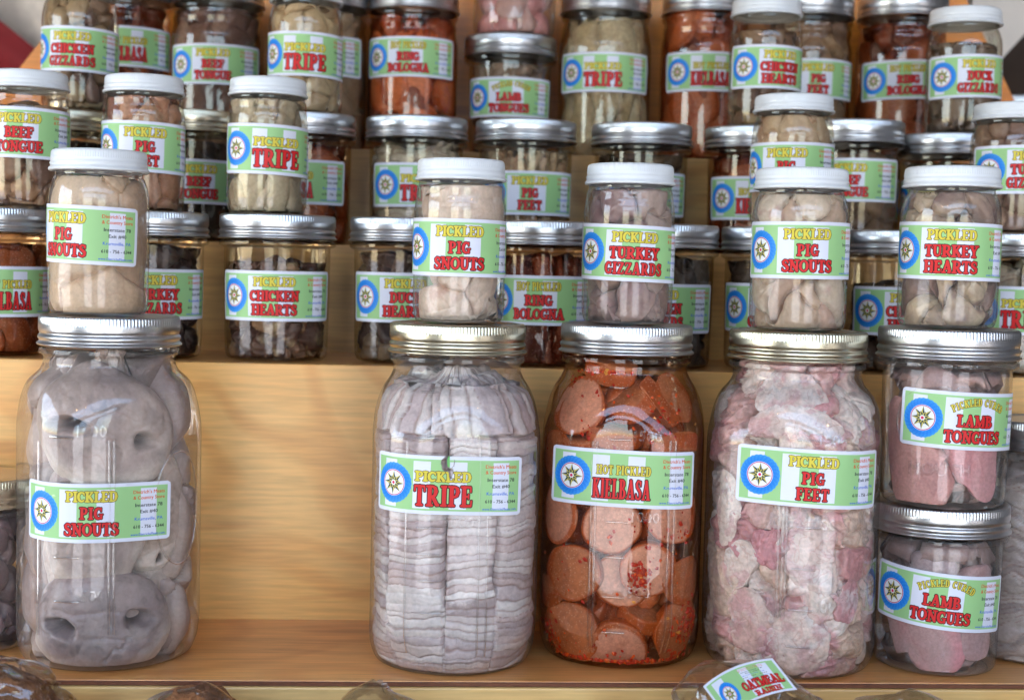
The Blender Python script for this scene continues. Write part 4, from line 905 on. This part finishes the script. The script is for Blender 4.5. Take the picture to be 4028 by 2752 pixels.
tongues(J, [([(2030, 900, .018), (2045, 1010, .012), (2090, 1090, .009), (2160, 1120, .012)], (.014, .021, .024, .014), .6, (220, 168, 158), (204, 152, 148)),
            ([(2190, 900, .014), (2215, 1010, .010), (2240, 1090, .010), (2230, 1135, .014)], (.018, .021, .017, .009), .6, (214, 150, 152), (200, 152, 152)),
            ([(2080, 860, .014), (2150, 900, .012), (2200, 1000, .014)], (.012, .014, .010), .6, (186, 160, 150), (176, 150, 146))],
        [(176, 146, 142), (188, 158, 152), (166, 136, 138)], .088, .036, 35)
a0, z0 = az_at(J, 2130, 1080); emboss(J, J.parent, 'MOUTH', .0080, z0, a0*J.r)
a0, z0 = az_at(J, 2165, 838); emboss(J, J.parent, 'ALL · PURPOSE'.replace('·', '-'), .0035, z0, a0*J.r)
bead(J, J.parent, [az_at(J, *p) for p in ((2045, 1000), (2035, 960), (2045, 910), (2075, 885), (2120, 880), (2150, 878), (2165, 890), (2180, 878), (2195, 880))], .0005, 'moulded_script')
J = make_jar('wide', -.2925, .9560, Z1, .0400, .1130, 'gold-lidded jar cut off by the left edge, beside the big jar of snouts', group=G1, lidm='lid_gold', na=96)
tongues(J, [], [(150, 128, 130), (168, 142, 142), (136, 112, 116)], .088, .034, 37)
J = make_jar('quart', .4270, .9480, Z1, .0440, .1620, 'jar of grey tripe cut off by the right edge, behind the lamb tongues', group=G1, na=96, rn=.0330)
tripe_fill(J, J.parent, .135, [-.08, -.04, 0.01, .05, .09], seed=9, na=160, nz=150, pal=[(170, 158, 150), (150, 138, 132), (184, 172, 164)], wav=.016)

# --- small white-lidded jars standing on them
def slim(x, y, z, r, H, label, lab, lx, ly, pal, group, tilt=0, tsh=.495, cell=.03, zt=.088, seed=0, mat='foodsm', D=.006, bulge=.0016, warp=.006, ridge=.0004, **k):
    k.setdefault('jag', .06); big = k.pop('res', 1.)
    J = make_jar('slim', x, y, z, r, H, label, group=group, lidm='lid_white', lab=lab, lx=lx, ly=ly, tilt=tilt, tshift=tsh, na=96, glass='glass' if group == G1S else 'glass_amber')
    nm = {'snouts': 'pig_snout', 'tgizzards': 'turkey_gizzard', 'thearts': 'turkey_heart', 'tongue': 'tongue_piece', 'feet': 'pig_foot_piece', 'cgizzards': 'chicken_gizzard', 'chearts': 'chicken_heart', 'dgizzards': 'duck_gizzard', 'tripe': 'tripe_piece'}[lab]
    fill(J, nm, J.parent, M[mat], pal, zt*J.k, cell=cell, D=D, bulge=bulge, warp=warp, ridge=ridge, seed=seed, na=int(140*big), nz=int(100*big), **k); return J
HT = .2205+Z1
PSN = [(222, 198, 168), (214, 188, 158), (224, 204, 178), (208, 180, 152)]
slim(-.2068, .9366, HT+.0003, .0315, .1050, 'white-lidded jar of beige snouts on the leftmost big jar, its label turned left', 'snouts', 137, 530, PSN, G1S, tilt=-2.0, tsh=.47, cell=.056, seed=52, warp=.003, fine=.0002, res=1.3, jag=.045, wf=30)
slim(.0260, .9300, HT+.0003, .0298, .1052, 'white-lidded jar of smooth cream pig snouts standing on the tripe jar', 'snouts', 1041, 562, [(214, 196, 178), (206, 186, 170), (218, 202, 186)], G1S, tilt=-.6, tsh=.49, cell=.060, seed=55, warp=.004, fine=.0002, res=1.3, jag=.04, wf=30, mix=((176, 130, 110), .22, 60, .6))
slim(.1390, .9451, Z1+.2218, .0302, .1052, 'white-lidded jar of mauve turkey gizzards standing on the kielbasa jar', 'tgizzards', 1440, 575, [(176, 156, 150), (190, 174, 164), (158, 134, 132), (182, 158, 146)], G1S, tilt=-1.6, tsh=.49, cell=.030, seed=57, warp=.007, fine=.0005, res=1.5, jag=.07, ridge=.0006, mix=((128, 92, 92), .16, 50, .6), D=.010)
slim(.2500, .9265, HT+.0003, .0316, .1052, 'white-lidded jar of chunky cream pig snouts standing on the pig feet jar', 'snouts', 1832, 568, [(210, 192, 166), (196, 174, 150), (214, 204, 188), (186, 158, 140)], G1S, tilt=.2, tsh=.49, cell=.026, seed=61, warp=.006, fine=.0004, res=1.5, jag=.08, mix=((176, 132, 122), .2, 60, .6), D=.010)
slim(.3460, .9130, Z1+.1096+.1152, .0318, .1040, 'white-lidded jar of turkey hearts standing on the upper lamb tongue jar', 'thearts', 2158, 570, [(188, 172, 150), (160, 138, 126), (200, 186, 160), (142, 118, 112)], G1S, tilt=-.8, tsh=.49, cell=.030, seed=64, warp=.007, fine=.0008, res=1.5, jag=.07, ridge=.0008, mix=((120, 90, 86), .12, 50, .7), D=.010)

# --- second step
def wide(x, y, z, label, lab, lx, ly, group, pal=None, lidm='lid_silver', H=.1073, r=.0397, tilt=0, tsh=.495, cell=.024, zt=.082, seed=0, mat='food', style='lumps', glass='glass_amber', rn=None, **k):
    J = make_jar('wide', x, y, z, r, H, label, group=group, lidm=lidm, lab=lab, lx=lx, ly=ly, tilt=tilt, tshift=tsh, glass=glass, rn=rn)
    contents(J, lab, style, pal, zt*J.k, cell, seed, mat, **k); return J
NM = {'snouts': 'pig_snout', 'tgizzards': 'turkey_gizzard', 'thearts': 'turkey_heart', 'tongue': 'tongue_piece', 'feet': 'pig_foot_piece', 'cgizzards': 'chicken_gizzard', 'chearts': 'chicken_heart', 'dhearts': 'duck_heart', 'dgizzards': 'duck_gizzard', 'tripe': 'tripe_piece', 'lamb': 'lamb_tongue'}
def contents(J, lab, style, pal, zt, cell, seed, mat, **k):
    if style == 'slices':
        rng = np.random.RandomState(seed)
        dk = k.get('dark', 1.)
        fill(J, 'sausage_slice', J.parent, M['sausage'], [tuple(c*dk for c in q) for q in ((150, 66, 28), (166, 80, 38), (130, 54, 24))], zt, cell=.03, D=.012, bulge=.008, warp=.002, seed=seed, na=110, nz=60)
        R = k.get('srad', .0165); n = 0
        for zc in np.arange(R*.8, zt-R*.3, R*1.55):
            for a in np.arange(-1.25, 1.3, 2*R*.98/J.r):
                aa = a+rng.randn()*.12+(n % 2)*.3; zz = zc+rng.randn()*.003; t = rng.randn()*.6; d = .007+.004*rng.rand()
                nn = (sin(aa+t*.6), -cos(aa+t*.6), rng.randn()*.45); c = ((J.r-d)*sin(aa), -(J.r-d)*cos(aa), zz)
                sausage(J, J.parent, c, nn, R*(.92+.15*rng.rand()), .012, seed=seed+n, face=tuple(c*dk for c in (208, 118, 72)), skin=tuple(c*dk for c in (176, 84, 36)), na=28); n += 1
    elif style == 'tripe':
        tripe_fill(J, J.parent, zt, k.get('bounds', [-.09, -.05, -.026, -.004, .018, .04, .08]), seed=seed, na=150, nz=120, th=.0055, pal=pal or [(196, 186, 172), (180, 168, 156), (206, 198, 186)], gap=.009)
    elif style == 'columns':
        fill(J, NM[lab] if lab in NM else 'sausage_piece', J.parent, M[mat], pal, zt, cell=cell, D=.010, bulge=.006, warp=.003, seed=seed, na=120, nz=70, stretch=(1, 1, 3.2), jag=.10)
    else:
        k.pop('dark', None)
        fill(J, NM[lab], J.parent, M[mat], pal, zt, cell=cell, seed=seed, na=130, nz=90, **k)
LUMP = dict(D=.008, bulge=.0035, warp=.008, jag=.10, ridge=.0010, rf=110)
YR2 = 1.0800
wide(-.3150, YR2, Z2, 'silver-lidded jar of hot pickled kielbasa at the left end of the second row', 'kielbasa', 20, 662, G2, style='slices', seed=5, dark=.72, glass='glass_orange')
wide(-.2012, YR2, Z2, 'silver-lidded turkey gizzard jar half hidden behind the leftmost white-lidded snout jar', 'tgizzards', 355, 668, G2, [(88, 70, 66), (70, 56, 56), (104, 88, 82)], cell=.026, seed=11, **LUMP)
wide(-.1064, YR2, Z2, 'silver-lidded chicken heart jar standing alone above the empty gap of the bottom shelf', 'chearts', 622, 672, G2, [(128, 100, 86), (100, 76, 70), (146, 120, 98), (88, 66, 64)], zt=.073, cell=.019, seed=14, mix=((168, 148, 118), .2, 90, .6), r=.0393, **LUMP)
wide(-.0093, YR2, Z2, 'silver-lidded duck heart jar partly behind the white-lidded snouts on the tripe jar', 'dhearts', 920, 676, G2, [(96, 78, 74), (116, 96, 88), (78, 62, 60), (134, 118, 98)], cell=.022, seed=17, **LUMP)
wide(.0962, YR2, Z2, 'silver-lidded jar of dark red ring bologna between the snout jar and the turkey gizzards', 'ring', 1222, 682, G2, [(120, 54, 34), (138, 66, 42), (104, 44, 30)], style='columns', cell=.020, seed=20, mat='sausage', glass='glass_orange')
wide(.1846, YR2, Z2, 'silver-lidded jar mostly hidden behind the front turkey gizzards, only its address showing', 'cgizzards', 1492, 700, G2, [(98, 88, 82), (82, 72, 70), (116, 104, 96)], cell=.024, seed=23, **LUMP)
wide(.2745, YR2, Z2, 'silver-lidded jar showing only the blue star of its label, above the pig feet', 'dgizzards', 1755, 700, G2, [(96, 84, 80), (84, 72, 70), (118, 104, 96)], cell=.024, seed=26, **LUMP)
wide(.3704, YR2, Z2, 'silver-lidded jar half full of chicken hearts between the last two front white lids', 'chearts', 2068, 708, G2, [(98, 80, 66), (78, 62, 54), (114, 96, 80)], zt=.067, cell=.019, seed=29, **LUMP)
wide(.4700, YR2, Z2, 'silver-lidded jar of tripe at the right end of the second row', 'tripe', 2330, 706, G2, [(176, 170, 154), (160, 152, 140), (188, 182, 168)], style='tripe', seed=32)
zt2 = Z2+.1076
slim(-.2907, YR2, zt2, .0300, .0995, 'white-lidded jar of beef tongue cut off by the left edge, on the kielbasa jar', 'tongue', 42, 300, [(150, 120, 100), (132, 104, 92), (170, 140, 116), (116, 90, 84)], G2S, tilt=-1.5, cell=.024, seed=71, D=.009, zt=.078)
slim(-.2061, YR2, zt2, .0298, .0990, 'white-lidded jar of rosy pig feet just behind the leftmost front white lid', 'feet', 330, 333, [(190, 150, 130), (176, 136, 120), (204, 172, 148), (160, 118, 110)], G2S, tilt=-1.4, cell=.026, seed=73, mat='foodwet', warp=.006)
slim(-.1150, YR2, zt2, .0296, .1000, 'white-lidded jar of pale grey tripe standing on the lone chicken heart jar', 'tripe', 625, 340, [(196, 190, 172), (184, 176, 158), (204, 198, 184), (170, 160, 146)], G2S, tilt=-1.6, tsh=.47, cell=.024, seed=75, stretch=(1, 1, 2.2))
slim(.2832, YR2, zt2, .0310, .1000, 'white-lidded jar peeping over the white lid of the snouts on the pig feet', 'feet', 1785, 378, [(196, 170, 150), (182, 152, 136), (206, 188, 166)], G2S, cell=.026, seed=77, warp=.006)
slim(.4560, YR2, zt2, .0315, .0990, 'white-lidded jar of turkey gizzards cut off by the right edge, above the right-hand tripe jar', 'tgizzards', 2345, 385, [(150, 128, 120), (168, 146, 132), (134, 112, 108)], G2S, tilt=.6, cell=.026, seed=79)

# --- third step
YR3 = 1.2250; R3 = dict(H=.1090)
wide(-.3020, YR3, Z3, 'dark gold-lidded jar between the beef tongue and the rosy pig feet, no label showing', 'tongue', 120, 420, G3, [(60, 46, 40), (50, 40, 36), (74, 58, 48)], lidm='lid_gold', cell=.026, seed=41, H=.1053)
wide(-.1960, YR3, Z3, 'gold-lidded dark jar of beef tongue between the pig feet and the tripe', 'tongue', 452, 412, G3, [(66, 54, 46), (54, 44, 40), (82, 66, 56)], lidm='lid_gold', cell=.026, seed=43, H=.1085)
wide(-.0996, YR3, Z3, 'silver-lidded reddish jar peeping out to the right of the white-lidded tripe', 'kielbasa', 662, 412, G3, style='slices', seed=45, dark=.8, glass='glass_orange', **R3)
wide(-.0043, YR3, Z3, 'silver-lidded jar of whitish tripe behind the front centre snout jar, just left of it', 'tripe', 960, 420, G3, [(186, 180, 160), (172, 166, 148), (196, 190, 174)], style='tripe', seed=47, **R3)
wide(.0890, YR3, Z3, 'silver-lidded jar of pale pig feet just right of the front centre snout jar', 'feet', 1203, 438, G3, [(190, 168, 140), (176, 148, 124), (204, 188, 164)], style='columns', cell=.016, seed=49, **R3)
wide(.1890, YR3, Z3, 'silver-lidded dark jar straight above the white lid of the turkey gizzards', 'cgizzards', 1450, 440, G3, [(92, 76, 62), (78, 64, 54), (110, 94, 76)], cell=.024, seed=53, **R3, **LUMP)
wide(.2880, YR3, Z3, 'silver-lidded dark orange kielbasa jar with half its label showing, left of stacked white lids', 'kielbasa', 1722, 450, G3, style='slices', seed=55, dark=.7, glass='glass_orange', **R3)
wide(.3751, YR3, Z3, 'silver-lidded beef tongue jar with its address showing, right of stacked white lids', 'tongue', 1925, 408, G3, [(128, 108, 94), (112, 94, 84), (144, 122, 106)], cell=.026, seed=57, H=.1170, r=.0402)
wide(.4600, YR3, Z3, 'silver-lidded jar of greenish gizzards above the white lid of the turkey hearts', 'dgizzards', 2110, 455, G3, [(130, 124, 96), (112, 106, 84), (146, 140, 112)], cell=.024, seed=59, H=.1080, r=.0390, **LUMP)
zt3 = Z3+.1092
slim(-.2867, YR3, Z3+.1056, .0310, .1085, 'white-lidded jar of chicken gizzards at the top left, on the dark gold-lidded jar', 'cgizzards', 152, 110, [(160, 140, 120), (140, 116, 106), (176, 158, 132), (120, 98, 92)], G3S, tilt=-1.5, tsh=.46, cell=.022, seed=81, D=.010)
slim(-.0995, YR3, zt3, .0310, .1070, 'jar of pale tripe at the top, standing on the reddish kielbasa jar', 'tripe', 688, 122, [(196, 178, 148), (184, 164, 138), (204, 190, 164)], G3S, tilt=-1.2, tsh=.47, cell=.026, seed=83)
slim(.2945, YR3, zt3, .0310, .1095, 'white-lidded chicken heart jar at the upper right, before the kielbasa and pig feet', 'chearts', 1768, 152, [(140, 116, 96), (118, 94, 84), (164, 148, 112), (96, 78, 72)], G3S, tilt=-.8, tsh=.47, cell=.022, seed=85, D=.010, zt=.078)
slim(.4700, YR3, Z3+.1083, .0318, .1085, 'white-lidded jar of duck gizzards in the top right corner', 'dgizzards', 2225, 172, [(120, 108, 98), (136, 120, 108), (104, 92, 88)], G3S, tilt=1.2, tsh=.49, cell=.024, seed=87, D=.010, zt=.075)

# --- top step
YR4 = 1.3600
def quart(x, z, label, lab, lx, ly, pal=None, r=.0415, H=.150, seed=0, style='lumps', glass='glass_amber', tilt=0, cell=.032, lidm='lid_silver', **k):
    J = make_jar('quart', x, YR4, z, r, H, label, group=G4, lab=lab, lx=lx, ly=ly, tilt=tilt, glass=glass, lidm=lidm)
    contents(J, lab, style, pal, .126*J.k, cell, seed, 'food', **k); return J
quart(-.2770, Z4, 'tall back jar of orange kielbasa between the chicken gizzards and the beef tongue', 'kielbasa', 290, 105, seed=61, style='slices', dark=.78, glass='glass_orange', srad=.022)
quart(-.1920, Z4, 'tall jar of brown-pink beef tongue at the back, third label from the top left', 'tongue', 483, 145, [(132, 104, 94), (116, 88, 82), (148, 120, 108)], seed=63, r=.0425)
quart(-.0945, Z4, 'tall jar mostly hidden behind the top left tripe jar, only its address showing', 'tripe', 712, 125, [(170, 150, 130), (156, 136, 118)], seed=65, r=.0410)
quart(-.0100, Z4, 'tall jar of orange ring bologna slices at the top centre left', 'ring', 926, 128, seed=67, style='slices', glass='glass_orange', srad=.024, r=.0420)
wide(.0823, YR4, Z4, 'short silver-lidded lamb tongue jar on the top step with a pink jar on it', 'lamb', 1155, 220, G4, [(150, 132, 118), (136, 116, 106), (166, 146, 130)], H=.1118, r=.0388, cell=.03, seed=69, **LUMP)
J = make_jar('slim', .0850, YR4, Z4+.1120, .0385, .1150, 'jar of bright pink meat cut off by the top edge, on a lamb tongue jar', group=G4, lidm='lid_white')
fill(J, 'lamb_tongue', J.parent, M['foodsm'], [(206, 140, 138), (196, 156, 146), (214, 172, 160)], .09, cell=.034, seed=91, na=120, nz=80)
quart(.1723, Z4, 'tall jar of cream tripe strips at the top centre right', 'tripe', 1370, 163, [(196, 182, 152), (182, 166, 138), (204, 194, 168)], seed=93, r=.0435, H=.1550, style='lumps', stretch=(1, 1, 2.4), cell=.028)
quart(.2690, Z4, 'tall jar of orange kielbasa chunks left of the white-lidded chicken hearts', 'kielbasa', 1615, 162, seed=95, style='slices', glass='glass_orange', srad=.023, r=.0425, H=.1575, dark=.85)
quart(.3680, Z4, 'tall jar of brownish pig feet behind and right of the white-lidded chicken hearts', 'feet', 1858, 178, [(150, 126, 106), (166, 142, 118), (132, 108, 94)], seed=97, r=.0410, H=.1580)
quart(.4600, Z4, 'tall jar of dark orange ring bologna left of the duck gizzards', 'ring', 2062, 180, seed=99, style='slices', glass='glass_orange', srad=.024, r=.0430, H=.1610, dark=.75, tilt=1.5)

# ------------------------------------------------------------------ behind the stand
def cloth(name, pts_l, pts_r, col, rough=.8):
    n = len(pts_l); m = 30; V = []
    for i in range(60):
        t = i/59*(n-1); k = min(int(t), n-2); u = t-k; a = np.array(pts_l[k])*(1-u)+np.array(pts_l[k+1])*u; b = np.array(pts_r[k])*(1-u)+np.array(pts_r[k+1])*u
        for j in range(m):
            s = j/(m-1); p = a*(1-s)+b*s; p = p+np.array([0, .012*sin(s*9+i*.05)+.006*sin(s*23+i*.11), 0]); V.append(p)
    V = np.array(V); return mesh_obj(name, V, grid_faces(60, m, False), pbsdf(name+'_weave', col, rough, noise=(60, .15), bump=(900, .2, .0005)))
c1 = cloth('red_cloth', [(-.80, 1.72, 1.55), (-.80, 1.72, 1.62), (-.80, 1.72, 1.70), (-.80, 1.72, 1.78), (-.80, 1.72, 1.85)], [(-.28, 1.72, 1.55), (-.36, 1.72, 1.66), (-.445, 1.72, 1.732), (-.50, 1.72, 1.775), (-.58, 1.72, 1.85)], L4(120, 10, 18))
tag(c1, label='dark red cloth hanging behind the stand at the top left corner', category='cloth')
c2 = cloth('cream_cloth', [(-.60, 1.75, 1.62), (-.60, 1.75, 2.15)], [(-.20, 1.75, 1.62), (-.20, 1.75, 2.15)], L4(206, 192, 180))
tag(c2, label='cream cloth hanging behind the red one at the top left corner', category='cloth')
box('back_wall', -1.6, 2.2, 2.10, 2.16, 0, 2.6, pbsdf('dark_stained_wall', L4(58, 40, 28), .7, noise=(12, .3)))['kind'] = 'structure'
sh = prism('wall_shelf', [(.66, 1.752), (.695, 1.757), (.755, 1.825), (1.1, 1.90), (1.1, 1.93), (.66, 1.84)], 1.70, 1.72, pbsdf('white_painted_shelf', L4(214, 204, 196), .5, noise=(30, .06)))
tag(sh, label='white painted shelf sloping behind the stand at the top right corner', category='shelf')
Jb = make_jar('wide', .72, 1.70, 1.590, .050, .125, 'dim jar of brown meat behind the stand at the right edge', group=None, glass='glass'); fill(Jb, 'tongue_piece', Jb.parent, M['food'], [(110, 92, 76), (90, 74, 62)], .095, cell=.04, seed=3, na=80, nz=50)
tb = box('side_table', .50, 1.2, 1.52, 1.95, 1.56, 1.588, M['table']); tag(tb, label='dark table top behind the right end of the stand, carrying a dim jar', category='table')

# ------------------------------------------------------------------ bags of baked goods in front of the stand
TBZ = 1.178
t = box('low_table', -.7, .8, .42, Y0-.006, TBZ-.03, TBZ, M['table']); tag(t, label='low table in front of the stand, under the bags of baked goods', category='table')
M['film'] = glass_mat('crinkled_clear_film', face=(.97, .97, .97), edge=(.90, .90, .89), rough=.04, gain=1.8, power=2.4, ior=1.45)
M['crumb'] = pbsdf('brown_crumb', L4(150, 96, 56), .85, bump=(260, .9, .003), noise=(120, .35))
M['loaf'] = pbsdf('oat_crust', L4(176, 136, 88), .7, bump=(200, .8, .003), noise=(60, .35))
def bag(cx, cy, w, d, h, peak, label, crumb, seed, lab=None, tie=False, hl=None, ex=.62, lw=.40):
    root = empty('baked_goods_bag', (cx, cy, TBZ), 0, label=label, category='bag', group='clear bags of baked goods along the front')
    na, nz = 150, 60; a = np.linspace(0, 2*pi, na, endpoint=False); V = []
    for j in range(nz):
        t = j/(nz-1); zz = h*t
        k = (1-t)**ex if ex < 1 else 1-math.exp(-(1-t)*ex*1.15); k = k+.002
        wx = w*.5*(k if True else 1); wy = d*.5*(k**1.25+.01)
        px = peak*t*t
        V.append(np.stack([px+wx*np.sign(np.cos(a))*np.abs(np.cos(a))**.8, wy*np.sign(np.sin(a))*np.abs(np.sin(a))**.8, np.full(na, zz)], -1))
    V = np.stack(V, 1).reshape(-1, 3)
    # crinkles: planes meeting along sharp creases
    rng = np.random.RandomState(seed); K = rng.rand(90, 3)*np.array([w, d, h])-np.array([w/2, d/2, 0]); G = rng.randn(90, 3)*.40; O = rng.randn(90)*.0014
    D = ((V[:, None]+.004*fbm(V*45+seed, 3, 2)[:, None, None]-K[None])**2).sum(-1); o1 = np.argsort(D, 1)[:, :3]; wgt = 1/(np.take_along_axis(D, o1, 1)+1e-6)**3; wgt /= wgt.sum(1)[:, None]
    q = (wgt*(O[o1]+((V[:, None]-K[o1])*G[o1]).sum(-1))).sum(1)+.0008*(1-np.abs(fbm(V*np.array([90, 90, 30])+seed, 5, 2))*6).clip(0, 1)
    rr = np.hypot(V[:, 0], V[:, 1])+1e-6; tp = sm(0, .012, rr); V[:, 0] *= 1+q/(rr+.004)*tp; V[:, 1] *= 1+q/(rr+.004)*tp; V[:, 2] += q*.6*(1-tp*.5)
    mesh_obj('plastic_film', V, grid_faces(na, nz), M['film'], root)
    hc = hl or h*.72; a, b = np.meshgrid(np.linspace(0, 2*pi, 90, endpoint=False), np.linspace(0, 1, 40), indexing='ij')
    P = np.stack([w*lw*np.cos(a)*np.cos(b*pi/2)**.6, d*.38*np.sin(a)*np.cos(b*pi/2)**.6, hc*np.sin(b*pi/2)], -1)
    P = P*(1+.07*fbm(P*30+seed, 3, 3)[..., None])+.0022*fbm(P*160+seed, 5, 3)[..., None]
    mesh_obj('baked_loaf', P.reshape(-1, 3), grid_faces(90, 40), crumb, root)
    if tie:
        pts = np.array([(-w*.42+i/20*w*.8, -d*.42, h*(.62-.5*i/20)) for i in range(21)]); q = np.linspace(0, 2*pi, 6, endpoint=False)
        V = pts[None]+.0007*np.stack([0*q, np.cos(q), np.sin(q)], -1)[:, None]; mesh_obj('pink_seam', V.reshape(-1, 3), grid_faces(6, 21), pbsdf('pink_seam', L4(170, 20, 70), .5), root)
    return root
bag(-.236, .800, .125, .090, .096, .0, 'clear bag with a brown crumb-topped loaf and pink seam at the bottom left', M['crumb'], 1, tie=True, hl=.088, ex=.30)
bag(-.122, .805, .150, .090, .0815, .004, 'clear peaked bag of brown crumb cake under the empty gap of the shelf', M['crumb'], 2, hl=.0765, ex=3.1, lw=.26)
bag(-.018, .810, .110, .070, .0765, .0, 'clear bag whose peak just shows left of centre at the bottom', M['loaf'], 3, hl=.062, ex=3.4, lw=.28)
b4 = bag(.197, .800, .140, .090, .094, -.012, 'clear bag of oatmeal bread with a tilted green label at the bottom right', M['loaf'], 4, hl=.080, ex=.36)
bag(.290, .808, .160, .080, .0790, .0, 'clear peaked bag at the bottom between the pig feet and lamb tongue jars', M['loaf'], 5, hl=.050, ex=3.0, lw=.28)

# printed sticker on the oatmeal bag
def sticker(parent, key, im, c, w, h, rot, bend):
    nu, nv = 30, 12; U, Vv = np.meshgrid(np.linspace(-.5, .5, nu), np.linspace(-.5, .5, nv), indexing='ij')
    P = np.stack([U*w, -bend*(1-(2*U)**2)*.0+0*U, Vv*h+bend*(1-(2*U)**2)], -1)
    o = mesh_obj('label', P.reshape(-1, 3), grid_faces(nu, nv, False), label_mat(key, im), parent, uv=np.stack([U+.5, Vv+.5], -1).reshape(-1, 2))
    o.matrix_basis = Matrix.Translation(Vector(c)) @ Matrix.Rotation(rot[0], 4, 'X') @ Matrix.Rotation(rot[1], 4, 'Y')
    return o
def oat_print():
    img = np.zeros((HH, HW, 3), np.float32); img[:] = GREEN
    u = (np.arange(HW)+.5)/HW; v = (np.arange(HH)+.5)/HH; U, Vv = np.meshgrid(u, v)
    img[(U < .03) | (U > .97) | (Vv < .06) | (Vv > .94)] = WHITE
    for a, b in ((.10, .26), (.50, .62), (.76, .88)): img[(U > a) & (U < b) & (Vv > .1) & (Vv < .9)] = WHITE
    rosette(img, .23*HW, .56*HH, .33*HH)
    for tri, ci in SMALL:
        if tri[..., 1].mean() < .9*HH:
            for t in tri: tri_fill(img, (t-np.array([.855*HW, .1*HH]))*np.array([1.6, .42])+np.array([.66*HW, .10*HH]), SC_COL[ci])
    f = text_field('OATMEAL', .42*HW, .95*HW, .72*HH, .26*HH); cover(img, f, RO, RED, 6)
    f = text_field('RAISIN', .52*HW, .86*HW, .93*HH, .15*HH); cover(img, f, RO, RED, 4)
    o = np.concatenate([img/255., np.ones((HH, HW, 1))], -1).reshape(LH, SS, LW, SS, 4).mean((1, 3))[::-1]
    im = bpy.data.images.new('label_print_oatmeal', LW, LH, alpha=True); im.pixels.foreach_set(o.astype(np.float32).ravel()); im.update(); im.pack(); return im
sticker(b4, 'oatmeal', oat_print(), (-.009, -.033, .0905), .047, .024, (RAD(-54), RAD(-25), 0), .004)
c5 = sticker(bpy.data.objects['baked_goods_bag.001'], 'plainpaper', bpy.data.images['label_print_snouts'], (0.0, -.028, .048), .062, .030, (RAD(-20), 0, RAD(4)), .004)
c5.data.materials.clear(); c5.data.materials.append(pbsdf('white_green_sticker', L4(226, 232, 226), .45))

# ------------------------------------------------------------------ the sheltered stall the display stands in
# small warm bulbs under the stall roof, whose glints show in the jar shoulders
bm_ = bpy.data.materials.new('lit_bulb'); bm_.use_nodes = True; t_ = bm_.node_tree; t_.nodes.clear()
e_ = t_.nodes.new('ShaderNodeEmission'); e_.inputs[0].default_value = (1, .55, .22, 1); e_.inputs[1].default_value = 9
t_.links.new(e_.outputs[0], t_.nodes.new('ShaderNodeOutputMaterial').inputs[0]); sock = pbsdf('bulb_socket', L4(40, 38, 36), .5)
for i, (bx, by, bz, wh) in enumerate(((-.95, -.55, 2.28, 'left'), (-.62, -.75, 2.34, 'middle'), (.85, -.60, 2.32, 'right'))):
    r_ = empty('hanging_bulb', (bx, by, bz), label='small warm bulb hanging under the stall roof, the '+wh+' one', category='lamp', group='bulbs under the stall roof')
    a = np.linspace(0, 2*pi, 16, endpoint=False); b = np.linspace(.01, pi-.01, 10); A, B = np.meshgrid(a, b, indexing='ij')
    mesh_obj('bulb', (np.stack([np.sin(B)*np.cos(A), np.sin(B)*np.sin(A), np.cos(B)*1.2], -1)*.020).reshape(-1, 3), grid_faces(16, 10), bm_, r_)
    box('socket', -.011, .011, -.011, .011, .022, .055, sock, r_); box('cord', -.002, .002, -.002, .002, .055, 2.62-bz, sock, r_)
wallm = pbsdf('pale_plaster', L4(112, 110, 112), .9, noise=(4, .12)); floorm = pbsdf('worn_concrete', L4(150, 148, 146), .7, noise=(3, .2)); ceil = pbsdf('painted_boards', L4(146, 146, 150), .9, noise=(3, .1))
frame = pbsdf('dark_door_frame', L4(70, 60, 52), .6, noise=(8, .2)); groundm = pbsdf('sunlit_gravel', L4(172, 170, 168), .95, noise=(2, .2))
def st(name, *a): o = box(name, *a); o['kind'] = 'structure'; return o
st('ground', -400, 400, -400, 400, -.30, -.12, groundm)
st('floor', -1.7, 2.3, -2.6, 2.2, -.11, 0, floorm)
st('ceiling', -1.7, 2.3, -1.25, 2.2, 2.62, 2.70, ceil)
YF = -2.4
for (x0, x1, z0, z1) in ((-1.7, -1.50, 0, 2.62), (-.42, .36, 0, 2.18), (1.46, 2.3, 0, 2.62), (-1.50, 1.46, 2.42, 2.62), (-1.50, 1.46, 2.10, 2.18)):
    st('front_wall', x0, x1, YF-.06, YF, z0, z1, wallm if z0 == 0 else frame)
st('side_wall', 2.3, 2.36, -2.6, 2.2, 0, 2.62, wallm)
for (y0, y1, z0, z1) in ((-2.6, -.2, 0, 2.62), (.9, 2.2, 0, 2.62), (-.2, .9, 0, .9), (-.2, .9, 2.1, 2.62)):
    st('side_wall', -1.76, -1.7, y0, y1, z0, z1, wallm)
